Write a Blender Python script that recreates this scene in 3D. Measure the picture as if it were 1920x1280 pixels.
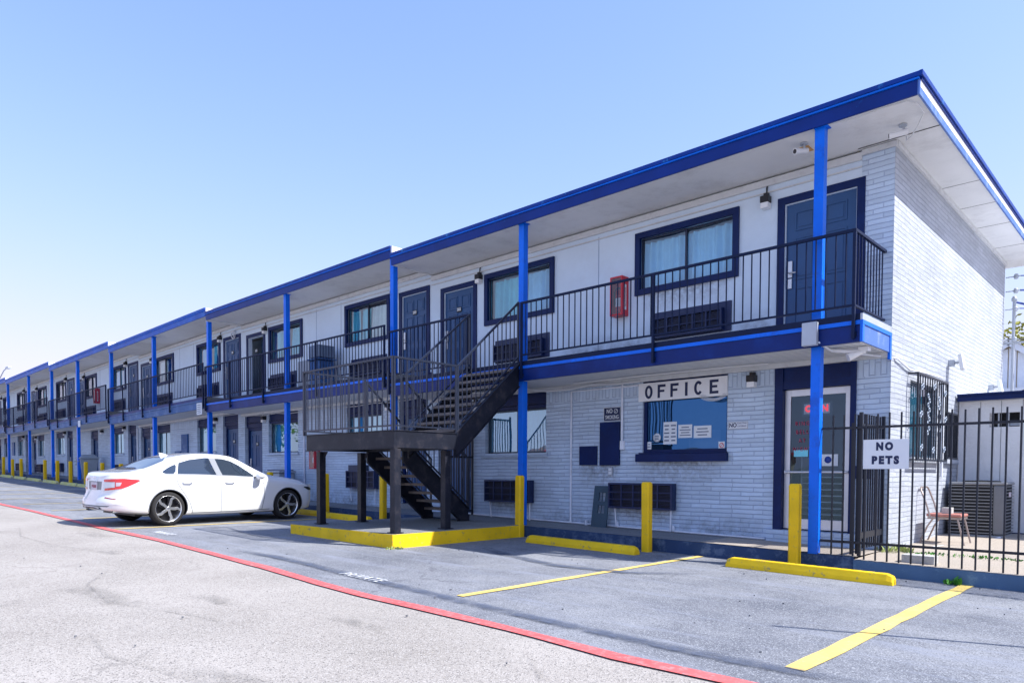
import bpy, bmesh, math, random
from mathutils import Vector, Matrix
from mathutils.bvhtree import BVHTree
R = math.radians
random.seed(7)
for o in list(bpy.data.objects): bpy.data.objects.remove(o)
sc = bpy.context.scene
COL = sc.collection

# ---------------------------------------------------------------- camera, sky, sun, exposure
cd = bpy.data.cameras.new('camera'); cam = bpy.data.objects.new('camera', cd); COL.objects.link(cam)
Dv = Vector((-0.69039212, 0.72269982, -0.0326142)); Rv = Vector((0.72298774, 0.6908491, 0.00403145)); Uv = Vector((-0.02544502, 0.02079639, 0.99945988))
M3 = Matrix((Rv, Uv, -Dv)).transposed().to_4x4(); M3.translation = Vector((0, 0, 1.25))
cam.matrix_world = M3
cd.sensor_width = 36; cd.lens = 25.083; cd.shift_y = 0.1503; cd.clip_start = .05; cd.clip_end = 2000
sc.camera = cam
sc.render.resolution_x = 1024; sc.render.resolution_y = 682
SUN = Vector((.81, .36, 1.0)).normalized()
elev = math.asin(SUN.z); azi = math.atan2(SUN.x, SUN.y)
w = bpy.data.worlds.new("World"); sc.world = w; w.use_nodes = True
nt = w.node_tree; bg = nt.nodes['Background']; sky = nt.nodes.new('ShaderNodeTexSky')
sky.sky_type = 'NISHITA'; sky.sun_disc = False; sky.sun_elevation = elev; sky.sun_rotation = azi
sky.air_density = 1.15; sky.dust_density = .25; sky.ozone_density = 3.2; sky.altitude = 0
# the sky texture, tinted to the photograph's white balance and softly rolled off near the horizon: x / (1 + (x/c)^3)^(1/3)
sep = nt.nodes.new('ShaderNodeSeparateColor'); cmb = nt.nodes.new('ShaderNodeCombineColor'); nt.links.new(sky.outputs[0], sep.inputs[0])
def mth(op, a, b_=None):
    q = nt.nodes.new('ShaderNodeMath'); q.operation = op
    for i, v in enumerate((a, b_)):
        if v is None: continue
        if isinstance(v, (int, float)): q.inputs[i].default_value = v
        else: nt.links.new(v, q.inputs[i])
    return q.outputs[0]
for i, (tint, cap) in enumerate(((.61, 2.00), (.59, 1.86), (.90, 2.42))):
    x_ = mth('MULTIPLY', sep.outputs[i], tint)
    d_ = mth('POWER', mth('ADD', mth('POWER', mth('DIVIDE', x_, cap), 3.0), 1.0), 1 / 3)
    nt.links.new(mth('DIVIDE', x_, d_), cmb.inputs[i])
nt.links.new(cmb.outputs[0], bg.inputs[0]); bg.inputs[1].default_value = .15
sd = bpy.data.lights.new('sun', 'SUN'); sd.energy = 2.15; sd.angle = R(.5); sd.color = (1, .965, .92)
so = bpy.data.objects.new('sun', sd); COL.objects.link(so); so.location = SUN * 60
so.rotation_euler = SUN.to_track_quat('Z', 'Y').to_euler()
sc.view_settings.view_transform = 'Standard'; sc.view_settings.look = 'None'
sc.view_settings.exposure = 1.84; sc.view_settings.gamma = 1; sc.view_settings.use_curve_mapping = False

# ---------------------------------------------------------------- materials
MT = {}
def mat(name, col, rough=.6, metal=0., var=.0, vscale=3., bump=0., bscale=30., spec=.5, dirt=None, dscale=1.2, damt=.35, coat=0.):
    if name in MT: return MT[name]
    m = bpy.data.materials.new(name); m.use_nodes = True; MT[name] = m
    n = m.node_tree.nodes; l = m.node_tree.links; b = n['Principled BSDF']
    b.inputs['Base Color'].default_value = (*col, 1); b.inputs['Roughness'].default_value = rough
    b.inputs['Metallic'].default_value = metal; b.inputs['Specular IOR Level'].default_value = spec
    b.inputs['Coat Weight'].default_value = coat; b.inputs['Coat Roughness'].default_value = .05
    tc = n.new('ShaderNodeTexCoord'); src = None
    if var > 0:
        no = n.new('ShaderNodeTexNoise'); no.inputs['Scale'].default_value = vscale; no.inputs['Detail'].default_value = 7; no.inputs['Roughness'].default_value = .65
        l.new(tc.outputs['Object'], no.inputs['Vector'])
        mr = n.new('ShaderNodeMapRange'); mr.inputs[1].default_value = .25; mr.inputs[2].default_value = .75
        mr.inputs[3].default_value = 1 - var; mr.inputs[4].default_value = 1 + var; l.new(no.outputs['Fac'], mr.inputs[0])
        mx = n.new('ShaderNodeMix'); mx.data_type = 'RGBA'; mx.blend_type = 'MULTIPLY'; mx.inputs[0].default_value = 1
        mx.inputs[6].default_value = (*col, 1); l.new(mr.outputs[0], mx.inputs[7]); src = mx.outputs[2]
    if dirt:
        n2 = n.new('ShaderNodeTexNoise'); n2.inputs['Scale'].default_value = dscale; n2.inputs['Detail'].default_value = 9; n2.inputs['Roughness'].default_value = .72
        l.new(tc.outputs['Object'], n2.inputs['Vector'])
        r2 = n.new('ShaderNodeMapRange'); r2.inputs[1].default_value = .52; r2.inputs[2].default_value = .66; r2.inputs[4].default_value = damt
        l.new(n2.outputs['Fac'], r2.inputs[0])
        m2 = n.new('ShaderNodeMix'); m2.data_type = 'RGBA'; l.new(r2.outputs[0], m2.inputs[0])
        if src: l.new(src, m2.inputs[6])
        else: m2.inputs[6].default_value = (*col, 1)
        m2.inputs[7].default_value = (*dirt, 1); src = m2.outputs[2]
    if src: l.new(src, b.inputs['Base Color'])
    if bump > 0:
        nb = n.new('ShaderNodeTexNoise'); nb.inputs['Scale'].default_value = bscale; nb.inputs['Detail'].default_value = 5
        l.new(tc.outputs['Object'], nb.inputs['Vector'])
        bp = n.new('ShaderNodeBump'); bp.inputs['Strength'].default_value = bump; bp.inputs['Distance'].default_value = .02
        l.new(nb.outputs['Fac'], bp.inputs['Height']); l.new(bp.outputs[0], b.inputs['Normal'])
    return m

def brick_mat(name, col, mort, ax='x', bw=.40, rh=.075, bump=1.0, vert=False):
    m = bpy.data.materials.new(name); m.use_nodes = True
    n = m.node_tree.nodes; l = m.node_tree.links; b = n['Principled BSDF']; b.inputs['Roughness'].default_value = .62
    tc = n.new('ShaderNodeTexCoord'); sp = n.new('ShaderNodeSeparateXYZ'); cb = n.new('ShaderNodeCombineXYZ')
    l.new(tc.outputs['Object'], sp.inputs[0])
    # small wobble so the courses are not ruler straight
    wn = n.new('ShaderNodeTexNoise'); wn.inputs['Scale'].default_value = 2.2; wn.inputs['Detail'].default_value = 3
    l.new(tc.outputs['Object'], wn.inputs['Vector'])
    wm = n.new('ShaderNodeMath'); wm.operation = 'MULTIPLY_ADD'; wm.inputs[1].default_value = .035; l.new(wn.outputs['Fac'], wm.inputs[0])
    l.new(sp.outputs['Z'], wm.inputs[2])
    h = sp.outputs['X' if ax == 'x' else 'Y']
    if vert: l.new(wm.outputs[0], cb.inputs[0]); l.new(h, cb.inputs[1])
    else: l.new(h, cb.inputs[0]); l.new(wm.outputs[0], cb.inputs[1])
    br = n.new('ShaderNodeTexBrick'); br.inputs['Scale'].default_value = 1; br.inputs['Brick Width'].default_value = bw
    br.inputs['Row Height'].default_value = rh; br.inputs['Mortar Size'].default_value = .006; br.inputs['Mortar Smooth'].default_value = .35
    br.inputs['Color1'].default_value = (*col, 1); br.inputs['Color2'].default_value = (*[c * .84 for c in col], 1); br.inputs['Mortar'].default_value = (*mort, 1)
    br.squash = 1.4; br.squash_frequency = 3; br.offset = .43
    l.new(cb.outputs[0], br.inputs['Vector'])
    no = n.new('ShaderNodeTexNoise'); no.inputs['Scale'].default_value = 1.1; no.inputs['Detail'].default_value = 8; no.inputs['Roughness'].default_value = .7
    l.new(tc.outputs['Object'], no.inputs['Vector'])
    mr = n.new('ShaderNodeMapRange'); mr.inputs[1].default_value = .3; mr.inputs[2].default_value = .7; mr.inputs[3].default_value = .86; mr.inputs[4].default_value = 1.08
    l.new(no.outputs['Fac'], mr.inputs[0])
    mx = n.new('ShaderNodeMix'); mx.data_type = 'RGBA'; mx.blend_type = 'MULTIPLY'; mx.inputs[0].default_value = 1
    l.new(br.outputs['Color'], mx.inputs[6]); l.new(mr.outputs[0], mx.inputs[7]); l.new(mx.outputs[2], b.inputs['Base Color'])
    # height: mortar grooves + stretched rock-face noise
    mp = n.new('ShaderNodeMapping'); mp.inputs['Scale'].default_value = (5, 5, 26) if not vert else (26, 26, 5)
    l.new(tc.outputs['Object'], mp.inputs[0])
    n3 = n.new('ShaderNodeTexNoise'); n3.inputs['Scale'].default_value = 1.0; n3.inputs['Detail'].default_value = 6; n3.inputs['Roughness'].default_value = .6
    l.new(mp.outputs[0], n3.inputs['Vector'])
    inv = n.new('ShaderNodeMath'); inv.operation = 'SUBTRACT'; inv.inputs[0].default_value = 1; l.new(br.outputs['Fac'], inv.inputs[1])
    ad = n.new('ShaderNodeMath'); ad.operation = 'MULTIPLY_ADD'; ad.inputs[1].default_value = .8; l.new(n3.outputs['Fac'], ad.inputs[0]); l.new(inv.outputs[0], ad.inputs[2])
    bp = n.new('ShaderNodeBump'); bp.inputs['Strength'].default_value = bump; bp.inputs['Distance'].default_value = .016
    l.new(ad.outputs[0], bp.inputs['Height']); l.new(bp.outputs[0], b.inputs['Normal'])
    MT[name] = m; return m

def glass_mat(name, tint, refl=.35, rough=.0, gt=(.92, .96, 1)):
    m = bpy.data.materials.new(name); m.use_nodes = True
    n = m.node_tree.nodes; l = m.node_tree.links; n.clear()
    out = n.new('ShaderNodeOutputMaterial'); mx = n.new('ShaderNodeMixShader'); t = n.new('ShaderNodeBsdfTransparent'); gl = n.new('ShaderNodeBsdfGlossy')
    t.inputs[0].default_value = (*tint, 1); gl.inputs['Roughness'].default_value = rough; gl.inputs[0].default_value = (*gt, 1)
    fr = n.new('ShaderNodeFresnel'); fr.inputs[0].default_value = 1.5
    mr = n.new('ShaderNodeMapRange'); mr.inputs[3].default_value = refl; mr.inputs[4].default_value = 1
    l.new(fr.outputs[0], mr.inputs[0]); l.new(mr.outputs[0], mx.inputs[0]); l.new(t.outputs[0], mx.inputs[1]); l.new(gl.outputs[0], mx.inputs[2])
    tc = n.new('ShaderNodeTexCoord'); nb = n.new('ShaderNodeTexNoise'); nb.inputs['Scale'].default_value = 1.3; nb.inputs['Detail'].default_value = 1
    l.new(tc.outputs['Object'], nb.inputs['Vector'])
    bp = n.new('ShaderNodeBump'); bp.inputs['Strength'].default_value = .12; bp.inputs['Distance'].default_value = .05
    l.new(nb.outputs['Fac'], bp.inputs['Height']); l.new(bp.outputs[0], gl.inputs['Normal'])
    l.new(mx.outputs[0], out.inputs[0]); MT[name] = m; return m

def ground_mat(name, c1, c2, sp1, sp2, crack=True, stain=(.06, .06, .065), streak=0., bump=.5):
    m = bpy.data.materials.new(name); m.use_nodes = True
    n = m.node_tree.nodes; l = m.node_tree.links; b = n['Principled BSDF']; b.inputs['Roughness'].default_value = .92; b.inputs['Specular IOR Level'].default_value = .25
    tc = n.new('ShaderNodeTexCoord')
    def noise(s, d=6, r=.6, vec=None):
        q = n.new('ShaderNodeTexNoise'); q.inputs['Scale'].default_value = s; q.inputs['Detail'].default_value = d; q.inputs['Roughness'].default_value = r
        l.new(vec or tc.outputs['Object'], q.inputs['Vector']); return q.outputs['Fac']
    def rng(s, a, b_, c=0., d=1.):
        q = n.new('ShaderNodeMapRange'); l.new(s, q.inputs[0]); q.inputs[1].default_value = a; q.inputs[2].default_value = b_; q.inputs[3].default_value = c; q.inputs[4].default_value = d; return q.outputs[0]
    def mix(f, a, c):
        q = n.new('ShaderNodeMix'); q.data_type = 'RGBA'
        (l.new(f, q.inputs[0]) if not isinstance(f, float) else setattr(q.inputs[0], 'default_value', f))
        for s, v in ((6, a), (7, c)):
            if isinstance(v, tuple): q.inputs[s].default_value = (*v, 1)
            else: l.new(v, q.inputs[s])
        return q.outputs[2]
    col = mix(rng(noise(.55, 9, .68), .36, .64), c1, c2)
    # aggregate: light and dark stones
    vo = n.new('ShaderNodeTexVoronoi'); vo.inputs['Scale'].default_value = 130; l.new(tc.outputs['Object'], vo.inputs['Vector'])
    sep = n.new('ShaderNodeSeparateColor'); l.new(vo.outputs['Color'], sep.inputs[0])
    col = mix(rng(sep.outputs[0], .80, .86), col, sp1)
    col = mix(rng(sep.outputs[1], .84, .90), col, sp2)
    col = mix(rng(noise(30, 3, .7), .60, .72, 0, .5), col, sp2)
    # stains
    col = mix(rng(noise(.9, 7, .7), .60, .74, 0, .55), col, stain)
    vs = n.new('ShaderNodeTexVoronoi'); vs.inputs['Scale'].default_value = .55
    wv = n.new('ShaderNodeMapping'); wv.inputs['Scale'].default_value = (.6, 1.5, 1); l.new(tc.outputs['Object'], wv.inputs[0]); l.new(wv.outputs[0], vs.inputs['Vector'])
    col = mix(rng(vs.outputs['Distance'], .05, .13, .35, 0), col, stain)
    if streak:
        mp = n.new('ShaderNodeMapping'); mp.inputs['Scale'].default_value = (.35, 2.6, 1); mp.inputs['Rotation'].default_value = (0, 0, R(-8)); l.new(tc.outputs['Object'], mp.inputs[0])
        col = mix(rng(noise(1.3, 8, .7, mp.outputs[0]), .52, .68, 0, streak), col, tuple(min(1, c * 2.1) for c in c2))
        # worn dark seam of sealer running along the stalls
    if crack:
        vc = n.new('ShaderNodeTexVoronoi'); vc.feature = 'DISTANCE_TO_EDGE'; vc.inputs['Scale'].default_value = .42
        nn = n.new('ShaderNodeTexNoise'); nn.inputs['Scale'].default_value = 1.6; nn.inputs['Detail'].default_value = 6; l.new(tc.outputs['Object'], nn.inputs['Vector'])
        va = n.new('ShaderNodeVectorMath'); va.operation = 'MULTIPLY_ADD'; l.new(nn.outputs['Color'], va.inputs[0]); va.inputs[1].default_value = (1.1, 1.1, 0); l.new(tc.outputs['Object'], va.inputs[2])
        l.new(va.outputs[0], vc.inputs['Vector'])
        f = n.new('ShaderNodeMath'); f.operation = 'MULTIPLY'; l.new(rng(vc.outputs['Distance'], .0, .010, .55, 0), f.inputs[0]); l.new(rng(noise(.35, 2), .50, .58), f.inputs[1])
        col = mix(f.outputs[0], col, stain)
    l.new(col, b.inputs['Base Color'])
    bp = n.new('ShaderNodeBump'); bp.inputs['Strength'].default_value = bump; bp.inputs['Distance'].default_value = .006
    l.new(vo.outputs['Distance'], bp.inputs['Height']); l.new(bp.outputs[0], b.inputs['Normal'])
    MT[name] = m; return m

def worn_mat(name, col, under, lo=.50, hi=.60, scale=9., rough=.7, amt=1., bump=.3, spec=.25):
    m = bpy.data.materials.new(name); m.use_nodes = True
    n = m.node_tree.nodes; l = m.node_tree.links; b = n['Principled BSDF']; b.inputs['Roughness'].default_value = rough; b.inputs['Specular IOR Level'].default_value = spec
    tc = n.new('ShaderNodeTexCoord'); no = n.new('ShaderNodeTexNoise'); no.inputs['Scale'].default_value = scale; no.inputs['Detail'].default_value = 9; no.inputs['Roughness'].default_value = .75
    l.new(tc.outputs['Object'], no.inputs['Vector'])
    mr = n.new('ShaderNodeMapRange'); mr.inputs[1].default_value = lo; mr.inputs[2].default_value = hi; mr.inputs[4].default_value = amt; l.new(no.outputs['Fac'], mr.inputs[0])
    n2 = n.new('ShaderNodeTexNoise'); n2.inputs['Scale'].default_value = 2.; n2.inputs['Detail'].default_value = 6; l.new(tc.outputs['Object'], n2.inputs['Vector'])
    m2 = n.new('ShaderNodeMapRange'); m2.inputs[1].default_value = .3; m2.inputs[2].default_value = .7; m2.inputs[3].default_value = .82; m2.inputs[4].default_value = 1.1; l.new(n2.outputs['Fac'], m2.inputs[0])
    mm = n.new('ShaderNodeMix'); mm.data_type = 'RGBA'; mm.blend_type = 'MULTIPLY'; mm.inputs[0].default_value = 1; mm.inputs[6].default_value = (*col, 1); l.new(m2.outputs[0], mm.inputs[7])
    mx = n.new('ShaderNodeMix'); mx.data_type = 'RGBA'; l.new(mr.outputs[0], mx.inputs[0]); l.new(mm.outputs[2], mx.inputs[6]); mx.inputs[7].default_value = (*under, 1)
    l.new(mx.outputs[2], b.inputs['Base Color'])
    bp = n.new('ShaderNodeBump'); bp.inputs['Strength'].default_value = bump; bp.inputs['Distance'].default_value = .01; l.new(no.outputs['Fac'], bp.inputs['Height']); l.new(bp.outputs[0], b.inputs['Normal'])
    MT[name] = m; return m

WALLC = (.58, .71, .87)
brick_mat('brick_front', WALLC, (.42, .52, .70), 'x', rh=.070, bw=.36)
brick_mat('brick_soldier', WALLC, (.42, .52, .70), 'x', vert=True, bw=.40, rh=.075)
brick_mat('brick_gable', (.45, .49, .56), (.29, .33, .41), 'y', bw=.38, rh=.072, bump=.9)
mat('siding', (.62, .74, .87), .7, var=.06, vscale=1.4, bump=.25, bscale=60, dirt=(.54, .62, .74), dscale=.9, damt=.35)
mat('soffit', (.76, .77, .78), .8, var=.07, vscale=1.1, bump=.1, dirt=(.42, .42, .42), dscale=1.3, damt=.3)
mat('trim_white', (.62, .64, .66), .5, var=.08, vscale=5, dirt=(.35, .36, .38), dscale=6, damt=.4)
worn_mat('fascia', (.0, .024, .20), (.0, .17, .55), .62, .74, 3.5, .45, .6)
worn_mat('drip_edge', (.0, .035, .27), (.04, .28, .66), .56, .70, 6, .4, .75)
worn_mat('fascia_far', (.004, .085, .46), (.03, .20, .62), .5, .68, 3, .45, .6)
worn_mat('bright_blue', (.0, .15, .80), (.01, .07, .40), .52, .66, 4, .35, .6, .05)
worn_mat('navy', (.0, .012, .085), (.0, .022, .13), .5, .7, 3, .45, .7, .1)
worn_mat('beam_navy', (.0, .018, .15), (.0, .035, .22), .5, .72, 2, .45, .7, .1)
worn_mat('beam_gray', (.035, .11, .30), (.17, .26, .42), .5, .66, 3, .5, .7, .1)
mat('rail', (.002, .010, .045), .6, .0, spec=.25, var=.25, vscale=12)
mat('rail_metal', (.022, .030, .055), .35, .2, var=.3, vscale=20)
mat('stair_steel', (.009, .012, .024), .5, .0, spec=.3, var=.35, vscale=5, bump=.15, bscale=80, dirt=(.07, .06, .06), dscale=5, damt=.4)
mat('tread', (.17, .15, .14), .85, var=.3, vscale=9, bump=.3, dirt=(.30, .24, .18), dscale=5, damt=.6)
mat('door_slate', (.014, .070, .20), .42, var=.10, vscale=3, bump=.05, bscale=120)
mat('door_dark', (.02, .035, .08), .5, var=.2)
mat('dark_inside', (.02, .022, .028), .9)
mat('ac_navy', (.002, .014, .075), .45, var=.25, vscale=6, dirt=(.03, .05, .12), dscale=4, damt=.5)
mat('ac_dark', (.004, .006, .016), .6)
mat('sash', (.02, .028, .06), .4, .2)
mat('sash_green', (.03, .06, .10), .4, .2)
mat('curtain_blue', (.42, .70, .90), .85, var=.08, vscale=6)
mat('curtain_teal', (.22, .68, .80), .85, var=.1, vscale=6)
mat('curtain_cream', (.74, .76, .76), .85, var=.08, vscale=8)
mat('alu', (.62, .64, .68), .38, .55, var=.1, vscale=4)
mat('white_paint', (.74, .76, .79), .5, var=.05, vscale=4)
mat('sign_white', (.78, .80, .82), .45, var=.04, vscale=3, dirt=(.6, .62, .66), dscale=2, damt=.3)
mat('sign_letter', (.004, .014, .07), .5)
mat('black_plastic', (.012, .012, .016), .45)
mat('red_box', (.55, .012, .03), .35, var=.1)
mat('red_letter', (.50, .01, .08), .5)
mat('red_paint', (.65, .02, .03), .4)
mat('conduit', (.72, .77, .86), .5, var=.15, vscale=8)
mat('cable_white', (.66, .68, .70), .5)
mat('cable_blue', (.01, .05, .30), .4)
mat('cable_black', (.012, .012, .018), .5)
mat('gray_box', (.42, .46, .52), .45, .2, var=.1)
mat('rake_blue', (.06, .15, .46), .45, var=.1, vscale=3, dirt=(.45, .5, .6), dscale=3, damt=.4)
mat('light_lens', (.80, .82, .84), .25)
worn_mat('yellow', (.88, .56, .010), (.33, .30, .13), .58, .66, 13, .5, .6)
worn_mat('yellow_kerb', (.88, .58, .012), (.20, .20, .15), .57, .64, 10, .6, .75, .6)
worn_mat('yellow_worn', (.62, .60, .16), (.55, .56, .42), .48, .6, 8, .7, .8)
worn_mat('line_yellow', (.82, .60, .17), (.36, .33, .28), .53, .66, 20, .8, .7, .2)
worn_mat('line_faint', (.60, .48, .20), (.33, .33, .33), .46, .6, 5, .85, .9, .2)
worn_mat('line_red', (.68, .13, .13), (.42, .28, .28), .50, .64, 17, .8, .75, .2)
worn_mat('line_white', (.80, .82, .84), (.40, .42, .46), .55, .70, 8, .8, .9, .2)
worn_mat('kerb_blue', (.085, .16, .27), (.20, .32, .42), .54, .68, 5, .7, .7, .5)
worn_mat('kerb_navy', (.028, .06, .14), (.16, .22, .32), .50, .66, 5, .7, .6, .5)
ground_mat('old_pavement', (.41, .38, .345), (.31, .285, .255), (.47, .445, .41), (.16, .15, .14), True, (.22, .205, .19), bump=.45)
ground_mat('asphalt', (.275, .285, .305), (.125, .135, .16), (.34, .355, .375), (.095, .10, .115), True, (.075, .08, .10), streak=.75, bump=.35)
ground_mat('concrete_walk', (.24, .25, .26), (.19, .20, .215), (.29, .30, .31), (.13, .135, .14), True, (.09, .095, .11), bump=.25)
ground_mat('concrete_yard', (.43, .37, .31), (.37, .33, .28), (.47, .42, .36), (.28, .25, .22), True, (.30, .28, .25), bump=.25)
glass_mat('pane', (.82, .95, .99), .09)
glass_mat('pane_low', (.62, .84, .92), .30, gt=(.62, .88, 1))  # gloss tint puts sky blue into the pane's reflection
glass_mat('office_pane', (.45, .60, .72), .25, gt=(.10, .34, .78))  # strong gloss tint stands in for a deep blue sky mirrored in the pane
glass_mat('door_glass', (.68, .78, .84), .11, gt=(.30, .45, .58))  # gloss tint colours the door's reflection towards deep sky blue
glass_mat('car_glass', (.05, .08, .11), .30)
glass_mat('lamp_clear', (.8, .85, .9), .15)
glass_mat('cab_glass', (.85, .9, .95), .04)
mat('car_white', (.80, .82, .85), .22, coat=1., spec=.5)
mat('car_black', (.008, .008, .010), .45)
mat('car_seam', (.10, .11, .13), .6)
mat('chrome', (.75, .77, .80), .12, 1.)
mat('tail_red', (.70, .015, .02), .12, coat=1., spec=.6)
mat('tail_dark', (.35, .005, .015), .15, coat=1.)
mat('tyre', (.018, .018, .020), .8, bump=.4, bscale=60)
mat('rim_black', (.010, .010, .012), .3)
mat('rim_silver', (.80, .82, .85), .25, .9)
mat('plate_pink', (.62, .55, .60), .5)
mat('plate_ink', (.30, .08, .12), .5)
mat('bin_gray', (.32, .37, .43), .5, var=.1, dirt=(.2, .22, .26), dscale=3, damt=.4)
mat('bin_lid', (.12, .17, .26), .5, var=.15)
mat('cond_gray', (.17, .18, .20), .45, .3, var=.1, vscale=6)
mat('cond_light', (.26, .27, .29), .45, .2, var=.1)
mat('cond_dark', (.016, .017, .02), .8)
mat('chair_metal', (.38, .31, .28), .35, .6)
mat('chair_seat', (.42, .17, .14), .6, var=.2, vscale=14)
mat('block_gray', (.46, .46, .45), .9, var=.15, vscale=14, bump=.4)
mat('shed_panel', (.72, .74, .77), .7, var=.06, vscale=4, bump=.5, bscale=22)
mat('roof_white', (.72, .74, .78), .6, var=.05)
mat('shingle', (.30, .28, .26), .9, var=.25, vscale=12, bump=.4)
mat('tan_wall', (.55, .45, .33), .8, var=.1)
mat('bark', (.10, .075, .055), .9, var=.3, vscale=6, bump=.6)
mat('leaf_green', (.060, .12, .022), .6, var=.5, vscale=2.5)
mat('leaf_yellow', (.30, .29, .035), .6, var=.45, vscale=2.)
mat('weed', (.05, .22, .02), .6, var=.4, vscale=20)
mat('dry_weed', (.30, .36, .12), .7, var=.4, vscale=20)
mat('rust', (.28, .12, .07), .9, var=.3, vscale=20)
mat('shutter_slate', (.035, .075, .115), .55, var=.15)
mat('plywood', (.62, .34, .12), .7)
mat('paper', (.72, .76, .80), .7)
mat('paper_ink', (.12, .16, .24), .7)
mat('wire_iron', (.014, .018, .03), .4, .3)
mat('grille_light', (.30, .36, .45), .4, .3)

# ---------------------------------------------------------------- helpers
def lin(a, b, t): return a + (b - a) * t
class MB:
    def __init__(s): s.v = []; s.f = []; s.sm = []
    def add(s, vs, fs, smooth=False):
        k = len(s.v); s.v += [tuple(v) for v in vs]; s.f += [tuple(i + k for i in f) for f in fs]; s.sm += [smooth] * len(fs); return s
    def box(s, x0, x1, y0, y1, z0, z1, rot=None, piv=None):
        if x1 < x0: x0, x1 = x1, x0
        if y1 < y0: y0, y1 = y1, y0
        if z1 < z0: z0, z1 = z1, z0
        v = [Vector(p) for p in ((x0, y0, z0), (x1, y0, z0), (x1, y1, z0), (x0, y1, z0), (x0, y0, z1), (x1, y0, z1), (x1, y1, z1), (x0, y1, z1))]
        if rot is not None:
            piv = Vector(piv) if piv is not None else Vector(((x0 + x1) / 2, (y0 + y1) / 2, (z0 + z1) / 2))
            v = [rot @ (p - piv) + piv for p in v]
        return s.add(v, [(0, 3, 2, 1), (4, 5, 6, 7), (0, 1, 5, 4), (1, 2, 6, 5), (2, 3, 7, 6), (3, 0, 4, 7)])
    def bar(s, p0, p1, wd, dp, up=(0, 0, 1)):          # square bar between two points, wd across, dp along up
        p0 = Vector(p0); p1 = Vector(p1); d = (p1 - p0).normalized(); up = Vector(up)
        if abs(d.dot(up)) > .98: up = Vector((0, 1, 0))
        sx = d.cross(up).normalized(); uz = sx.cross(d).normalized(); v = []
        for p in (p0, p1):
            for a, b in ((-1, -1), (1, -1), (1, 1), (-1, 1)): v.append(p + sx * a * wd / 2 + uz * b * dp / 2)
        return s.add(v, [(0, 1, 2, 3), (7, 6, 5, 4), (0, 4, 5, 1), (1, 5, 6, 2), (2, 6, 7, 3), (3, 7, 4, 0)])
    def tube(s, pts, r, n=8, cap=True):
        pts = [Vector(p) for p in pts]; rs = r if isinstance(r, (list, tuple)) else [r] * len(pts); k = len(pts); vs = []; ref = None
        for i, p in enumerate(pts):
            d = (pts[min(i + 1, k - 1)] - pts[max(i - 1, 0)]).normalized()
            if ref is None: ref = Vector((0, 0, 1)) if abs(d.z) < .9 else Vector((1, 0, 0))
            a = d.cross(ref).normalized(); b = a.cross(d).normalized(); ref = b
            for j in range(n):
                t = 2 * math.pi * j / n; vs.append(p + (a * math.cos(t) + b * math.sin(t)) * rs[i])
        fs = [(i * n + j, i * n + (j + 1) % n, (i + 1) * n + (j + 1) % n, (i + 1) * n + j) for i in range(k - 1) for j in range(n)]
        s.add(vs, fs, True)
        if cap: s.add([vs[j] for j in range(n)], [tuple(range(n - 1, -1, -1))]); s.add([vs[(k - 1) * n + j] for j in range(n)], [tuple(range(n))])
        return s
    def lathe(s, prof, M=None, n=32):                 # prof (radius, height) about local z
        vs = []
        for r, h in prof:
            for j in range(n):
                t = 2 * math.pi * j / n; p = Vector((r * math.cos(t), r * math.sin(t), h)); vs.append(M @ p if M else p)
        fs = [(i * n + j, i * n + (j + 1) % n, (i + 1) * n + (j + 1) % n, (i + 1) * n + j) for i in range(len(prof) - 1) for j in range(n)]
        return s.add(vs, fs, True)
    def prism(s, poly, M, d):                          # 2D polygon extruded by d along local z of M
        n = len(poly); a = [M @ Vector((x, y, 0)) for x, y in poly]; b = [M @ Vector((x, y, d)) for x, y in poly]
        return s.add(a + b, [tuple(range(n - 1, -1, -1)), tuple(range(n, 2 * n))] + [(i, (i + 1) % n, n + (i + 1) % n, n + i) for i in range(n)])
    def build(s, name, m, parent=None, zf=None, bevel=0, recalc=True):
        org = Vector(ROOT.get(parent.name, (0, 0, 0))) if parent else Vector((0, 0, 0))
        vs = [(Vector((v[0], v[1], v[2] + (zf(v[0]) if zf else 0))) - org) for v in s.v]
        me = bpy.data.meshes.new(name); me.from_pydata(vs, [], s.f)
        for p, q in zip(me.polygons, s.sm): p.use_smooth = q
        me.materials.append(MT[m] if isinstance(m, str) else m)
        if recalc:
            bm = bmesh.new(); bm.from_mesh(me); bmesh.ops.recalc_face_normals(bm, faces=bm.faces); bm.to_mesh(me); bm.free()
        o = bpy.data.objects.new(name, me); COL.objects.link(o)
        if parent: o.parent = parent; ROOT[o.name] = tuple(org)
        if bevel:
            b = o.modifiers.new('bevel', 'BEVEL'); b.width = bevel; b.segments = 2; b.limit_method = 'ANGLE'
        return o
ROOT = {}
def tag(o, label=None, cat=None, group=None, kind=None):
    if label: o['label'] = label
    if cat: o['category'] = cat
    if group: o['group'] = group
    if kind: o['kind'] = kind
    return o
def empty(name, loc, label, cat, group=None):
    o = bpy.data.objects.new(name, None); COL.objects.link(o); o.location = loc; o.empty_display_size = .2
    ROOT[o.name] = tuple(loc); return tag(o, label, cat, group)
def copy_tree(o, loc=None, label=None, rz=None, parent=None):
    c = o.copy(); COL.objects.link(c)
    if parent: c.parent = parent
    if loc is not None: c.location = loc
    if rz is not None: c.rotation_euler = (c.rotation_euler[0], c.rotation_euler[1], rz)
    if label: c['label'] = label
    for ch in [q for q in COL.objects if q.parent == o]: copy_tree(ch, parent=c)
    return c
def struct(o): o['kind'] = 'structure'; return o
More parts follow.
